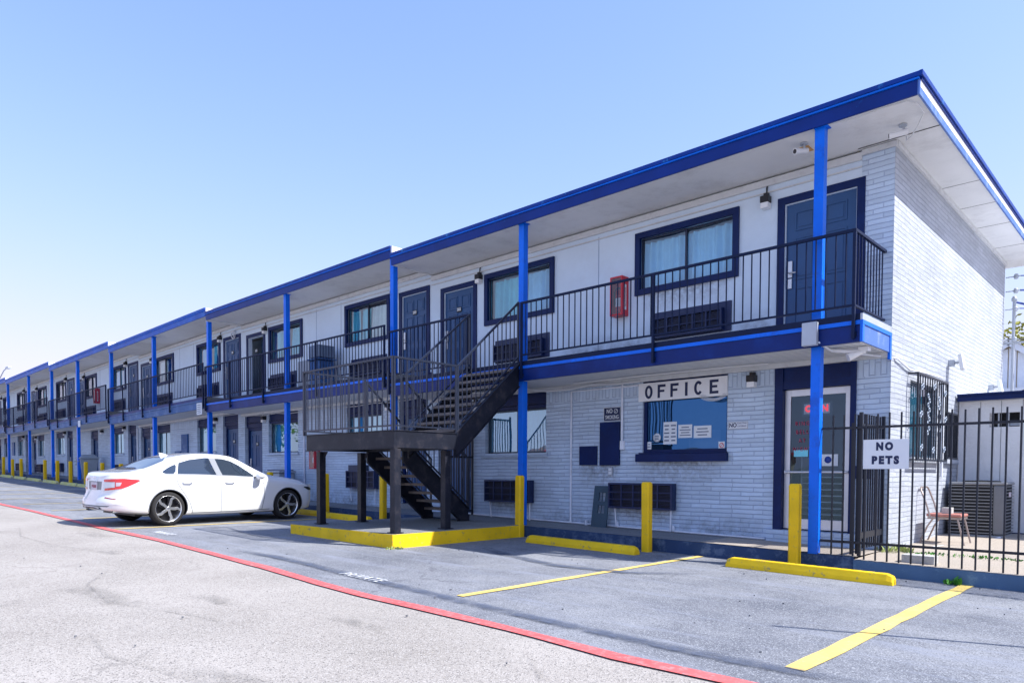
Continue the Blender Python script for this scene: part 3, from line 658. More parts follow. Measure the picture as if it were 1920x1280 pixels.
for i, h in enumerate(GW):
    s = MB(); k = .04; x = XG - .10
    s.box(x, x + .03, h[0], h[1], h[2], h[2] + k); s.box(x, x + .03, h[0], h[1], h[3] - k, h[3]); s.box(x, x + .03, h[0], h[0] + k, h[2] + k, h[3] - k); s.box(x, x + .03, h[1] - k, h[1], h[2] + k, h[3] - k); s.box(x, x + .03, (h[0] + h[1]) / 2 - .02, (h[0] + h[1]) / 2 + .02, h[2] + k, h[3] - k)
    wd = s.build('window', 'sash_green', BLD)
    q = MB(); q.add([(x + .015, h[0], h[2]), (x + .015, h[1], h[2]), (x + .015, h[1], h[3]), (x + .015, h[0], h[3])], [(0, 1, 2, 3)]); q.build('pane', 'pane', wd, recalc=False)
    c = MB(); n = 60
    c.add([v for j in range(n + 1) for v in ((x - .12 + .02 * math.sin(j * .9), lin(h[0], h[1], j / n), h[2] - .05), (x - .12 + .02 * math.sin(j * .9), lin(h[0], h[1], j / n), h[3] + .05))], [(2 * j, 2 * j + 2, 2 * j + 3, 2 * j + 1) for j in range(n)], True)
    c.build('curtain', 'curtain_teal', wd, recalc=False)
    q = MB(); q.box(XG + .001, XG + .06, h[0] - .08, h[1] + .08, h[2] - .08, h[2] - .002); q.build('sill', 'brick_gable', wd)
# room partition behind the openings, back wall, seams in the side soffit
b = MB(); b.box(-61.5, XG - .5, YW + 1.1, YW + 1.15, -.1, 5.7); b.box(-61.5, XG - .15, YB - .15, YB, -.1, 5.735); b.box(-61.5, -3.2, YW + .2, YW + 1.09, 2.95, 3.15); b.build('inner_wall', 'siding', BLD)
b = MB()
for yy in (12.9, 14.1, 15.4, 17.0): b.box(XG + .04, XG + .54, yy, yy + .006, 5.731, 5.7345)
b.box(XG - .45, XG + .55, YW - .10, YW - .085, 5.729, 5.7345)
b.build('soffit_seam', 'cable_black', BLD)
b = MB(); b.box(-4.05, -3.93, 9.95, 10.15, 5.728, 5.7345); b.build('soffit_patch', 'plywood', BLD)
# soffit grooves below the office stretch of the balcony
b = MB()
for i in range(9): b.box(-12.6, -3.1, 9.60 + i * .11, 9.612 + i * .11, 2.899, 2.9045)
b.build('soffit_groove', 'gray_box', BLD)
# posts
for i, x in enumerate(PX):
    if x > JN[6]:
        k = max(j for j in range(6) if x <= JN[j] + .001) if x < JN[0] else 0
        zz = zseg(k)(x); y = YP
        b = MB(); b.box(x - .062, x + .062, y - .07, y + .05, g(x) + .19, 2.903 + zz); b.box(x - .062, x + .062, y - .07, y + .05, 3.235 + zz, 5.735 + zz)
        b.box(x - .075, x + .105, y - .08, y + .06, 5.722 + zz, 5.7335 + zz)
        p = b.build('post', 'bright_blue', BLD, bevel=.006)
# railings (posts reach down over the beam, thin balusters)
def railing(x0, x1, zf, y=9.42, top=4.29, posts=None, mname='rail', sp=.125, feet=True):
    b = MB(); b.box(x0, x1, y - .02, y + .02, top - .035, top); r = b.build('railing', mname, BLD, zf)
    b = MB(); b.box(x0, x1, y - .016, y + .016, 3.335, 3.36); b.build('bottom_rail', mname, r, zf)
    q = MB(); n = max(2, round((x1 - x0) / sp)); ph = (x1 - x0) / n
    for i in range(1, n): q.box(x0 + i * ph - .007, x0 + i * ph + .007, y - .007, y + .007, 3.36, top - .035)
    q.build('balusters', mname, r, zf)
    for px in posts:
        q = MB(); q.box(px - .018, px + .018, y - .022, y + .018, 2.93, top - .036)
        if feet: q.box(px - .03, px + .03, y + .012, y + .04, 2.96, 3.02)
        q.build('stanchion', mname, r, zf)
railing(-8.80, -3.10, zseg(0), posts=[-8.78, -6.03, -3.12])
railing(-12.72, -10.18, zseg(0), posts=[-12.70, -10.20])
railing(-22.10, -12.86, zseg(1), posts=[-12.88, -15.7, -18.4, -20.4, -22.08])
railing(-31.10, -22.22, zseg(2), posts=[-22.24, -24.9, -27.4, -29.4, -31.08], mname='rail')
railing(-39.60, -31.30, zseg(3), posts=[-31.32, -33.9, -36.2, -38.2, -39.58])
railing(-48.50, -39.85, zseg(4), posts=[-39.87, -42.2, -44.5, -46.6, -48.48])
railing(-57.1, -48.75, zseg(5), posts=[-48.77, -51.2, -53.7, -57.0])
b = MB(); b.box(-3.14, -3.10, 9.442, YW - .012, 4.255, 4.29); r = b.build('railing', 'rail', BLD); b = MB(); b.box(-3.135, -3.105, 9.442, YW - .012, 3.335, 3.36); b.build('bottom_rail', 'rail', r)
q = MB()
for i in range(1, 10): q.box(-3.127, -3.113, 9.44 + i * .118 - .007, 9.44 + i * .118 + .007, 3.36, 4.256)
q.build('balusters', 'rail', r)
# white upstand where the roof steps
for k in range(1, 6):
    z0 = zseg(k - 1)(JN[k]) + 5.968; z1 = zseg(k)(JN[k]) + 5.968
    b = MB(); b.box(JN[k] + .003, JN[k] + .05, 9.46, YB, z0 - .01, z1 - .012); b.build('roof_upstand', 'roof_white', BLD)
    b = MB(); b.box(JN[k] + .001, JN[k] + .03, 9.475, YW, 5.70 + zseg(k)(JN[k]) - .15, 5.70 + zseg(k)(JN[k])); b.build('soffit_step', 'soffit', BLD)

# ---- office front: door, window, sign ledge
zf0 = zseg(0)
b = MB(); x0, x1, z0, z1 = -4.50, -3.54, .42, 2.50; y = YW + .06
for q in ((x0, x0 + .085, z0, z1), (x1 - .085, x1, z0, z1), (x0 + .085, x1 - .085, z1 - .10, z1), (x0 + .085, x1 - .085, z0, z0 + .15)): b.box(q[0], q[1], y, y + .045, q[2], q[3])
od = b.build('glass_door', 'alu', BLD, bevel=.003)
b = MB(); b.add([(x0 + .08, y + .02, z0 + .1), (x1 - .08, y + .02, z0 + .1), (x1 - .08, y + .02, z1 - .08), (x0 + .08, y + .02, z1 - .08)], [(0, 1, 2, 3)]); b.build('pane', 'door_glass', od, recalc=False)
b = MB(); b.tube([(x0 + .03, y - .05, 1.27), (x1 - .03, y - .05, 1.27)], .017, 8); b.box(x0 + .02, x0 + .05, y - .05, y, 1.25, 1.29); b.box(x1 - .05, x1 - .02, y - .05, y, 1.25, 1.29); b.build('push_bar', 'alu', od)
b = MB(); b.box(-4.63, x0 - .004, YW - .03, y + .06, .40, 2.9); b.box(x1 + .004, -3.46, YW - .03, y + .06, .40, 2.9); b.box(x0 - .004, x1 + .004, YW + .0, y + .06, z1 + .006, 2.9); b.box(x0 - .004, x1 + .004, YW - .02, YW - .001, z1 + .006, z1 + .12); b.build('frame', 'navy', od)
b = MB(); b.box(-4.72, -3.40, YW - .055, YW + .3, .1, .40); b.build('threshold', 'brick_front', od)
b = MB(); b.box(-3.455, -3.25, YW - .025, YW - .001, 1.18, 1.36); b.build('kick_panel', 'navy', BLD)
# inside of the office: floor, counter so the glass has depth
b = MB(); b.box(-7.8, -3.2, YW + .31, YW + 4, .38, .42); b.build('office_floor', 'tan_wall', BLD)
b = MB()  # added white bars stand in for stripes mirrored in the door glass
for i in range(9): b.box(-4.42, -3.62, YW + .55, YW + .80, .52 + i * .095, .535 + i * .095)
b.box(-4.44, -4.42, YW + .55, YW + .80, .42, 1.5); b.box(-3.62, -3.60, YW + .55, YW + .80, .42, 1.5); tag(b.build('reflection_slats', 'white_paint'), 'added white rack standing inside behind the lower office door glass', 'slats')
b = MB(); b.box(-5.2, -3.3, YW + 1.0, YW + 1.09, .42, 2.9); b.build('office_partition', 'door_dark', BLD)
OT = empty('open_sign', (-4.05, YW + .09, 2.2), 'red OPEN sign hanging behind the glass office door', 'sign')
b = MB(); b.box(-4.24, -3.86, YW + .11, YW + .125, 2.13, 2.28); b.build('board', 'paper', OT, bevel=.01)
mo = mat('sign_glow', (.6, .02, .02), .4); mo.node_tree.nodes['Principled BSDF'].inputs['Emission Color'].default_value = (1, .03, .03, 1); mo.node_tree.nodes['Principled BSDF'].inputs['Emission Strength'].default_value = .35
text('lettering', 'OPEN', .13, FM(-4.05, YW + .106, 2.205), 'sign_glow', OT, ext=.001, bold=.006, wide=1.0)
tt = MB(); tt.box(-4.27, -3.83, YW + .126, YW + .13, 2.10, 2.31); tt.build('backing', 'door_dark', OT)
t_ = text('door_lettering', 'RING\nBELL\nAT\nNIGHT', .085, FM(-4.24, YW + .068, 1.80), 'red_letter', None, ext=.0006, bold=-.0005, track=1.5, lh=1.5, wide=.8)
tag(t_, 'red RING BELL AT NIGHT lettering on the glass office door', 'lettering')
b = MB(); b.box(-4.36, -4.15, YW + .069, YW + .072, 1.50, 1.60); tag(b.build('door_sticker', 'curtain_teal'), 'small pale green card stuck on the office door glass under the red lettering', 'sticker')
b = MB(); b.box(-4.0, -3.72, YW + .069, YW + .072, 1.36, 1.53); o = tag(b.build('door_sticker', 'paper'), 'white and blue card stuck on the office door glass just above the push bar', 'sticker')
b = MB(); b.lathe([(0, 0), (.05, 0), (.05, .002), (0, .002)], FM(-3.86, YW + .0685, 1.45), 20); b.build('blue_mark', 'cable_blue', o)
# fixed office window
b = MB(); x0, x1, z0, z1 = -7.0, -5.41, 1.60, 2.79; y = YW + .04
b.box(x0, x0 + .06, y, y + .05, z0, z1); b.box(x1 - .03, x1, y, y + .05, z0, z1); b.box(x0 + .06, x1 - .03, y, y + .05, z0, z0 + .05)
ow = b.build('window', 'navy', BLD)
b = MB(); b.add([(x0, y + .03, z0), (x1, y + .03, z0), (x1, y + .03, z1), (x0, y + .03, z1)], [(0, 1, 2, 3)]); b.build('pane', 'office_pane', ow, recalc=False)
b = MB(); b.box(x0, x1, YW + .01, y + .06, z1 - .01, 2.9); b.build('header_panel', 'navy', ow)
b = MB(); b.box(-7.09, -5.38, YW - .09, YW - .001, 1.44, 1.575); b.box(-7.05, -5.40, YW - .05, YW + .039, 1.578, 1.60); b.build('ledge', 'navy', ow, bevel=.004)
for i in range(4):       # window blinds / papers behind the pane are separate things
    pass
def paper(x0, x1, z0, z1, label, rows, m='paper', cols=1, yy=YW + .065):
    b = MB(); b.box(x0, x1, yy, yy + .003, z0, z1); o = tag(b.build('paper_notice', m), label, 'notice')
    q = MB(); h = (z1 - z0) / (rows + 1)
    for r_ in range(rows):
        for c in range(cols):
            cw = (x1 - x0) / cols; xa = x0 + c * cw
            ind = random.uniform(.1, .25) * cw
            q.box(xa + ind, xa + cw - ind, yy - .0015, yy - .0002, z1 - (r_ + 1) * h - h * .18, z1 - (r_ + 1) * h + h * .18)
    q.build('print', 'paper_ink', o)
paper(-6.62, -6.36, 1.74, 2.12, 'tall white sheet with a grid of small pictures taped in the office window', 5, cols=2)
paper(-6.33, -6.07, 1.84, 2.06, 'plain white notice in the office window just right of the picture sheet', 4)
paper(-6.04, -5.72, 1.83, 2.03, 'wide white notice in the office window, rightmost of the three big sheets', 3)
paper(-6.95, -6.86, 1.66, 1.79, 'small white sticker in the lower left corner of the office window', 2)
b = MB(); b.lathe([(0, 0), (.075, 0), (.075, .003), (0, .003)], FM(-6.75, YW + .068, 1.86), 28); o = tag(b.build('round_sticker', 'paper'), 'round white sticker with blue bars in the office window left of the picture sheet', 'sticker')
q = MB()
for i in range(3): q.box(-6.79, -6.71, YW + .0635, YW + .0648, 1.832 + i * .028 - .008, 1.832 + i * .028 + .008)
q.build('print', 'paper_ink', o)
b = MB(); b.box(-5.59, -5.48, YW + .065, YW + .068, 1.64, 1.76); o = tag(b.build('window_sticker', 'paper'), 'small white no smoking sticker in the lower right corner of the office window', 'sticker')
q = MB(); q.lathe([(.030, 0), (.040, 0), (.040, .001), (.030, .001), (.030, 0)], FM(-5.535, YW + .0645, 1.70), 20); q.bar((-5.56, YW + .0640, 1.675), (-5.51, YW + .0640, 1.725), .008, .001, (0, 1, 0)); q.build('ring', 'red_paint', o)
b = MB(); b.box(-6.35, -5.75, YW + .45, YW + .9, 1.2, 1.98); b.build('counter', 'chair_metal', BLD); b = MB(); b.box(-7.2, -5.3, YW + 1.0, YW + 1.05, .5, 2.9); b.build('office_partition', 'cond_gray', BLD)

# rust and dirt runs on the painted brick
dark_mat('rust_run', (.20, .17, .16), .36, .66, 14., .55); dark_mat('splash', (.24, .27, .32), .38, .66, 5., .6)
def wall_stain(name, m, x0, x1, z0, z1, top=1., bot=0.):
    n = 8; vs = []; fa = []; yy = YW - .0035
    for i in range(n + 1):
        x = lin(x0, x1, i / n); e = math.sin(math.pi * i / n) ** .5
        for z, f in ((z0, bot), (lin(z0, z1, .5), (top + bot) / 2), (z1, top)): vs.append((x, yy, z)); fa.append(f * e)
    org = Vector(ROOT[BLD.name]); me = bpy.data.meshes.new(name)
    me.from_pydata([Vector(v) - org for v in vs], [], [(3 * i + j, 3 * i + 3 + j, 3 * i + 4 + j, 3 * i + 1 + j) for i in range(n) for j in range(2)])
    a = me.attributes.new('fade', 'FLOAT', 'POINT')
    for i, f in enumerate(fa): a.data[i].value = f
    me.materials.append(MT[m]); o = bpy.data.objects.new(name, me); COL.objects.link(o); o.parent = BLD; return o
wall_stain('rust_stain', 'rust_run', -7.6, -6.3, .25, .63); wall_stain('rust_stain', 'rust_run', -10.8, -9.5, .30, .66)
wall_stain('rust_stain', 'rust_run', -7.05, -5.45, .95, 1.44); wall_stain('rust_stain', 'rust_run', -8.4, -7.45, .9, 1.39)
wall_stain('splash_dirt', 'splash', -6.4, -4.75, .24, .62, 0, 1); wall_stain('splash_dirt', 'splash', -9.5, -7.9, .28, .62, 0, 1); wall_stain('splash_dirt', 'splash', -19, -14.2, .36, .85, 0, 1)
wall_stain('splash_dirt', 'splash', -9.0, -6.6, 3.37, 3.8, 0, 1); wall_stain('splash_dirt', 'splash', -5.3, -4.7, 3.37, 3.8, 0, 1); wall_stain('rust_stain', 'rust_run', -7.1, -5.3, 3.98, 4.33)

# ---------------------------------------------------------------- through-wall air conditioners
def make_ac(wd, h, upper):
    root = empty('air_conditioner', (0, 0, 0), 'x', 'air conditioner', 'through-wall air conditioners upstairs' if upper else 'through-wall air conditioners downstairs')
    f = MB(); d = .12 if upper else .17; t = .035
    if upper: f.box(-wd / 2, wd / 2, -.03, 0, 0, h)
    x0, x1 = (-wd / 2 + .02, wd / 2 - .12) if upper else (-wd / 2, wd / 2); z0, z1 = (.02, h - .10) if upper else (0, h)
    f.box(x0, x1, -d, -.031, z1 - t, z1); f.box(x0, x1, -d, -.031, z0, z0 + t); f.box(x0, x0 + t, -d, -.031, z0 + t, z1 - t); f.box(x1 - t, x1, -d, -.031, z0 + t, z1 - t)
    f.build('sleeve', 'ac_navy', root, bevel=.003)
    q = MB(); q.box(x0 + t, x1 - t, -.06, -.031, z0 + t, z1 - t); co = q.build('coil', 'ac_dark', root)
    q = MB(); n = 5
    for i in range(1, n): x = lin(x0 + t, x1 - t, i / n); q.box(x - .014, x + .014, -d + .005, -d + .02, z0 + t, z1 - t)
    m = 3 if not upper else 2
    for j in range(1, m): z = lin(z0 + t, z1 - t, j / m); q.box(x0 + t, x1 - t, -d + .007, -d + .018, z - .010, z + .010)
    for j in range(1, 15): z = lin(z0 + t, z1 - t, j / 15); q.box(x0 + t, x1 - t, -d + .03, -d + .036, z - .003, z + .003)
    q.build('grille', 'ac_navy', root)
    if not upper:
        q = MB(); q.tube([(x0 + .1, -.09, -.0), (x0 + .12, -.07, -h * .75)], .016, 6); q.build('drain_pipe', 'conduit', root); q = MB(); q.tube([(x1 - .06, -.09, -.0), (x1 - .08, -.07, -h * .80)], .016, 6); q.build('drain_pipe', 'conduit', root)
    return root
UAC = [(-6.77, -5.355), (-10.63, -9.15), (-15.94, -14.42), (-20.25, -18.75), (-25.4, -23.8), (-29.4, -27.8), (-34.3, -32.8), (-38.2, -36.7), (-42.95, -41.5), (-46.6, -45.1), (-51.3, -49.9), (-54.9, -53.5)]
def kof(x): return max(j for j in range(6) if x <= JN[j])
pu = make_ac(1.45, .47, True)
for i, (a, c) in enumerate(UAC):
    x = (a + c) / 2; o = pu if i == 0 else copy_tree(pu)
    o.location = (x, YW - .001, 3.51 + zseg(kof(x))(x)); o.scale = ((c - a) / 1.45, 1, 1)
    o['label'] = 'navy louvred air conditioner in the upstairs wall, %s from the right, below a window' % ORD[i]
LAC = [(-7.61, -6.30, .62), (-10.81, -9.52, .64), (-16.0, -14.75, .66), (-20.2, -18.9, .68), (-25.4, -24.2, .7), (-29.2, -28.1, .7), (-34.3, -33.2, .72), (-43.2, -42.0, .75), (-46.9, -45.8, .75), (-51.5, -50.4, .75)]
pl_ = make_ac(1.30, .45, False)
LACL = ['navy air conditioner sticking out of the brick under the OFFICE window', 'navy air conditioner in the brick wall behind the blue post right of the stairs', 'navy air conditioner in the brick wall under the window behind the stairs']
for i, (a, c, z) in enumerate(LAC):
    x = (a + c) / 2; o = pl_ if i == 0 else copy_tree(pl_)
    o.location = (x, YW - .001, z + zseg(kof(x))(x)); o.scale = ((c - a) / 1.30, 1, 1)
    o['label'] = LACL[i] if i < 3 else 'navy air conditioner in the downstairs brick wall, %s from the right end' % ORD[i]

# ---------------------------------------------------------------- wall lamps
def make_lamp(upper):
    root = empty('wall_lamp', (0, 0, 0), 'x', 'wall lamp', 'wall lamps upstairs' if upper else 'wall lamps downstairs')
    b = MB(); b.box(-.065, .065, -.13, -.001, .0, .10); b.box(-.035, .035, -.08, -.001, .10, .15); b.build('housing', 'black_plastic', root, bevel=.008)
    b = MB(); b.box(-.06, .06, -.125, -.002, -.085, -.001); b.build('lens', 'light_lens', root, bevel=.01)
    b = MB(); b.tube([(0, -.03, .15), (0, -.03, .22), (0, -.012, .27)], .012, 6); b.build('cable', 'cable_black' if upper else 'conduit', root)
    return root
ULX = [-4.80, -11.10, -14.08, -20.52, -23.62, -29.68, -32.62, -38.32, -41.28, -46.86, -49.7, -55.5]
lu = make_lamp(True); ll = make_lamp(False)
for i, x in enumerate(ULX):
    o = lu if i == 0 else copy_tree(lu); o.location = (x, YW, 5.34 + zseg(kof(x))(x))
    o['label'] = 'small black wall lamp between door and window upstairs, %s from the right' % ORD[i]
LLX = [-4.98, -11.2, -14.3, -20.62, -24.0, -29.6, -32.9, -35.8, -41.6, -47.2, -50.0]
for i, x in enumerate(LLX):
    o = ll if i == 0 else copy_tree(ll); o.location = (x, YW, 2.66 + zseg(kof(x))(x))
    o['label'] = 'small black wall lamp under the balcony on the office wall beside the OFFICE sign' if i == 0 else 'small black wall lamp under the balcony, %s from the right' % ORD[i]

# ---------------------------------------------------------------- extinguisher cabinets
def make_cab():
    root = empty('extinguisher_cabinet', (0, 0, 0), 'x', 'fire extinguisher cabinet', 'red extinguisher cabinets')
    b = MB(); W, H, D_ = .26, .68, .19; t = .028
    b.box(-W / 2, W / 2, -.012, -.001, 0, H); b.box(-W / 2, -W / 2 + .008, -D_, -.012, 0, H); b.box(W / 2 - .008, W / 2, -D_, -.012, 0, H); b.box(-W / 2 + .008, W / 2 - .008, -D_, -.012, 0, .01); b.box(-W / 2 + .008, W / 2 - .008, -D_, -.012, H - .01, H)
    for q in ((-W / 2, W / 2, 0, t), (-W / 2, W / 2, H - t, H), (-W / 2, -W / 2 + t, t, H - t), (W / 2 - t, W / 2, t, H - t)): b.box(q[0], q[1], -D_ - .008, -D_ - .0005, q[2], q[3])
    b.build('cabinet', 'red_box', root)
    b = MB(); b.add([(-W / 2 + t, -D_ - .004, t), (W / 2 - t, -D_ - .004, t), (W / 2 - t, -D_ - .004, H - t), (-W / 2 + t, -D_ - .004, H - t)], [(0, 1, 2, 3)]); b.build('pane', 'cab_glass', root, recalc=False)
    b = MB(); b.lathe([(0, .05), (.055, .05), (.062, .07), (.062, .36), (.045, .41), (.02, .43), (.02, .47), (0, .47)], Matrix.Translation((0, -.10, 0)), 20); e = b.build('extinguisher', 'red_box', root)
    b = MB(); b.lathe([(.0625, .16), (.0635, .17), (.0635, .30), (.0625, .31)], Matrix.Translation((0, -.10, 0)), 20); b.build('label_band', 'paper', e)
    b = MB(); b.tube([(0, -.10, .47), (-.05, -.12, .50), (-.09, -.12, .42), (-.085, -.12, .2)], .010, 6); b.box(-.02, .05, -.11, -.09, .47, .51); b.build('hose', 'black_plastic', e)
    b = MB(); b.box(W / 2 + .0005, W / 2 + .002, -.12, -.07, .10, .54); pl = b.build('side_strip', 'paper', root)
    return root, W
cb_, Wc = make_cab()
M = Matrix.Translation((Wc / 2 + .0035, -.095, .32)) @ Matrix.Rotation(R(90), 4, 'Z') @ Matrix.Rotation(R(90), 4, 'X') @ Matrix.Rotation(R(90), 4, 'Z')
text('lettering', 'FIRE EXTINGUISHER', .038, M, 'red_box', cb_, ext=.0004, wide=1.0, bold=.001)
CABS = [(-7.45, 4.02, 'red extinguisher cabinet on the upstairs wall left of the rightmost window'), (-17.62, 1.16, 'red extinguisher cabinet on the brick wall downstairs behind the stair landing'), (-36.3, 4.0, 'small red extinguisher cabinet far along the upstairs balcony wall')]
for i, (x, z, lab) in enumerate(CABS):
    o = cb_ if i == 0 else copy_tree(cb_); o.location = (x, YW, z + zseg(kof(x))(x)); o['label'] = lab

# ---------------------------------------------------------------- signs on the facade
s = empty('office_sign', (-6.22, YW - .03, 2.49), 'white board with big navy letters OFFICE above the office window', 'sign')
b = MB(); b.box(-7.07, -5.40, YW - .035, YW + .008, 2.487, 2.80); b.build('board', 'sign_white', s, bevel=.003)
def block_letters(parent, txt, xs_, z0, h, wd, y, m, t=.24):
    b = MB(); ar = h * .2
    for ch, x in zip(txt, xs_):
        T = wd * .30
        if ch in 'FE':
            b.box(x, x + T, y - .003, y - .001, z0, z0 + h); b.box(x + T, x + wd, y - .003, y - .001, z0 + h - h * .19, z0 + h); b.box(x + T, x + wd * .86, y - .003, y - .001, z0 + h * .43, z0 + h * .60)
            if ch == 'E': b.box(x + T, x + wd, y - .003, y - .001, z0, z0 + h * .19)
        elif ch == 'I': b.box(x + wd * .3, x + wd * .3 + T * 1.05, y - .003, y - .001, z0, z0 + h)
        else:
            n = 30; a0, a1 = (0, 2 * math.pi) if ch == 'O' else (R(38), R(322)); vs = []
            for i in range(n + 1):
                a = lin(a0, a1, i / n); vs += [(x + wd / 2 + wd / 2 * math.cos(a), y - .002, z0 + h / 2 + h / 2 * math.sin(a) * 1.02), (x + wd / 2 + (wd / 2 - T) * math.cos(a), y - .002, z0 + h / 2 + (h / 2 - h * .19) * math.sin(a))]
            b.add(vs, [(2 * i, 2 * i + 1, 2 * i + 3, 2 * i + 2) for i in range(n)])
    return b.build('lettering', m, parent, recalc=False)
block_letters(s, 'OFFICE', [-6.935, -6.68, -6.43, -6.20, -5.985, -5.705], 2.53, .225, .155, YW - .0355, 'sign_letter')
s = empty('no_smoking_sign', (-7.64, YW - .02, 2.2), 'small black and white NO SMOKING sign above the tall navy meter cover', 'sign')
b = MB(); b.box(-7.83, -7.46, YW - .015, YW - .001, 2.185, 2.43); b.build('board', 'sign_letter', s)
b = MB()
for q in ((-7.83, -7.46, 2.185, 2.192), (-7.83, -7.46, 2.423, 2.43), (-7.83, -7.823, 2.192, 2.423), (-7.467, -7.46, 2.192, 2.423)): b.box(q[0], q[1], YW - .0175, YW - .0155, q[2], q[3])
b.lathe([(.033, 0), (.042, 0), (.042, .001), (.033, .001), (.033, 0)], FM(-7.56, YW - .016, 2.36), 24); b.bar((-7.585, YW - .017, 2.335), (-7.535, YW - .017, 2.385), .007, .001, (0, 1, 0))
b.build('border', 'paper', s)
text('lettering', 'NO', .105, FM(-7.70, YW - .0165, 2.36), 'paper', s, ext=.0006, bold=.002, wide=.8)
text('lettering', 'SMOKING', .10, FM(-7.645, YW - .0165, 2.25), 'paper', s, ext=.0006, bold=.0012, wide=.66)
s = empty('no_soliciting_sign', (-5.22, YW - .02, 2.0), 'small white NO SOLICITING LOITERING sign on the brick right of the office window', 'sign')
b = MB(); b.box(-5.385, -5.055, YW - .013, YW - .001, 1.945, 2.065); b.build('board', 'paper', s, bevel=.004)
text('lettering', 'NO', .095, FM(-5.305, YW - .0145, 2.005), 'sign_letter', s, ext=.0006, bold=.003, wide=.85)
text('lettering', 'SOLICITING\nLOITERING', .036, FM(-5.155, YW - .0145, 2.012), 'beam_navy', s, ext=.0005, wide=.85, lh=1.25)
b = MB()
for q in ((-5.38, -5.06, 1.951, 1.954), (-5.38, -5.06, 2.057, 2.060), (-5.38, -5.377, 1.951, 2.06), (-5.063, -5.06, 1.951, 2.06)): b.box(q[0], q[1], YW - .0155, YW - .0142, q[2], q[3])
b.build('border', 'sign_letter', s)
s = empty('notice_board', (-22.45, 9.40, 3.0), 'small white notice hanging on the balcony beam where the building steps', 'sign')
b = MB(); b.box(-22.62, -22.25, 9.375, 9.39, 3.0, 3.36); b.build('board', 'paper', s)
b = MB()
for i in range(5): b.box(-22.57, -22.30, 9.3725, 9.3745, 3.05 + i * .06, 3.075 + i * .06)
b.build('print', 'paper_ink', s)
s = MB(); s.box(-35.0, -34.7, 9.41, 9.425, 3.13, 3.40); tag(s.build('notice_board', 'paper'), 'small white notice on the far stretch of the balcony beam', 'sign')

# meter covers, outlet, leaning shutter, conduits
b = MB(); b.box(-8.375, -7.97, YW - .04, YW - .001, 1.39, 1.74); tag(b.build('meter_cover', 'navy', bevel=.005), 'square navy cover on the office brick wall left of the tall one', 'cover')
b = MB(); b.box(-7.895, -7.465, YW - .05, YW - .001, 1.385, 2.165); tag(b.build('meter_cover', 'navy', bevel=.005), 'tall navy cover on the office brick wall below the NO SMOKING sign', 'cover')
o = empty('power_outlet', (-7.65, YW, 1.25), 'small white outlet on the brick wall below the tall navy cover', 'outlet')
b = MB(); b.box(-7.70, -7.61, YW - .05, YW - .001, 1.20, 1.35); b.build('plate', 'gray_box', o, bevel=.006)
b = MB(); b.box(-7.685, -7.625, YW - .056, YW - .0505, 1.22, 1.27); b.box(-7.685, -7.625, YW - .056, YW - .0505, 1.285, 1.335); b.build('socket', 'paper', o)
b = MB(); b.box(-16.0, -15.2, YW - .09, YW - .001, .98, 1.42); b.box(-15.95, -15.55, YW - .10, YW - .091, 1.02, 1.38); tag(b.build('meter_box', 'door_dark', bevel=.006), 'dark meter box on the brick wall seen under the stair landing', 'meter box')
for (x0, x1, z0, z1, lab) in ((-26.9, -26.35, 1.25, 2.35, 'tall grey wall panel downstairs between two windows beyond the car'), (-27.5, -27.0, 1.25, 1.75, 'short grey wall panel left of the tall grey panel beyond the car'), (-52.8, -52.3, 1.7, 2.5, 'dark wall panel on the far end of the downstairs wall')):
    b = MB(); zz = zseg(kof(x0))(x0); b.box(x0, x1, YW - .06, YW - .001, z0 + zz, z1 + zz); tag(b.build('wall_panel', 'beam_gray', bevel=.005), lab, 'panel')
rot = Matrix.Rotation(R(-9), 3, 'X'); piv = (-7.76, YW - .22, .22)
o = empty('leaning_shutter', (-7.76, YW - .2, .25), 'slate blue panel with two small openings leaning on the wall beside the office air conditioner', 'panel')
b = MB()
X0, X1, Z0, Z1 = -7.96, -7.62, .25, 1.02; y0, y1 = YW - .22, YW - .195; Xc = (X0 + X1) / 2 + .02
for (a, c, e, f) in ((X0, X1, Z0, .52), (X0, Xc - .07, .52, .66), (Xc + .07, X1, .52, .66), (X0, X1, .66, .74), (X0, Xc - .07, .74, .90), (Xc + .07, X1, .74, .90), (X0, X1, .90, Z1)): b.box(a, c, y0, y1, e, f, rot, piv)
b.build('panel', 'shutter_slate', o)
b = MB(); b.box(Xc - .006, Xc + .006, y0 + .005, y1 - .005, .52, .66, rot, piv); b.box(Xc - .006, Xc + .006, y0 + .005, y1 - .005, .74, .90, rot, piv); b.build('bars', 'shutter_slate', o)
def wire(name, pts, r, m, lab, cat='cable', n=6, group=None, sag=0):
    P = []
    if sag:
        a, c = Vector(pts[0]), Vector(pts[-1])
        for i in range(15): t = i / 14; q = a.lerp(c, t); q.z -= sag * 4 * t * (1 - t); P.append(q)
    else: P = pts
    b = MB(); b.tube(P, r, n); return tag(b.build(name, m), lab, cat, group)
wire('conduit', [(-7.08, YW - .02, 2.78), (-8.585, YW - .02, 2.78), (-8.585, YW - .02, .30)], .022, 'conduit', 'pale vertical conduit bending left from the OFFICE sign down the brick wall', 'conduit')
wire('conduit', [(-7.40, YW - .05, 2.86), (-7.40, YW - .05, 1.82)], .019, 'conduit', 'pale conduit dropping from the soffit beside the NO SMOKING sign', 'conduit')
b = MB(); b.box(-7.44, -7.36, YW - .06, YW - .001, 1.66, 1.82); tag(b.build('switch_box', 'conduit', bevel=.006), 'small pale box at the foot of the conduit beside the tall navy cover', 'box')
b = MB(); b.tube([(-4.75, YW - .025, .245), (-7.0, YW - .025, .275), (-11.3, YW - .025, .345), (-12.2, YW - .025, .36)], .018, 6)
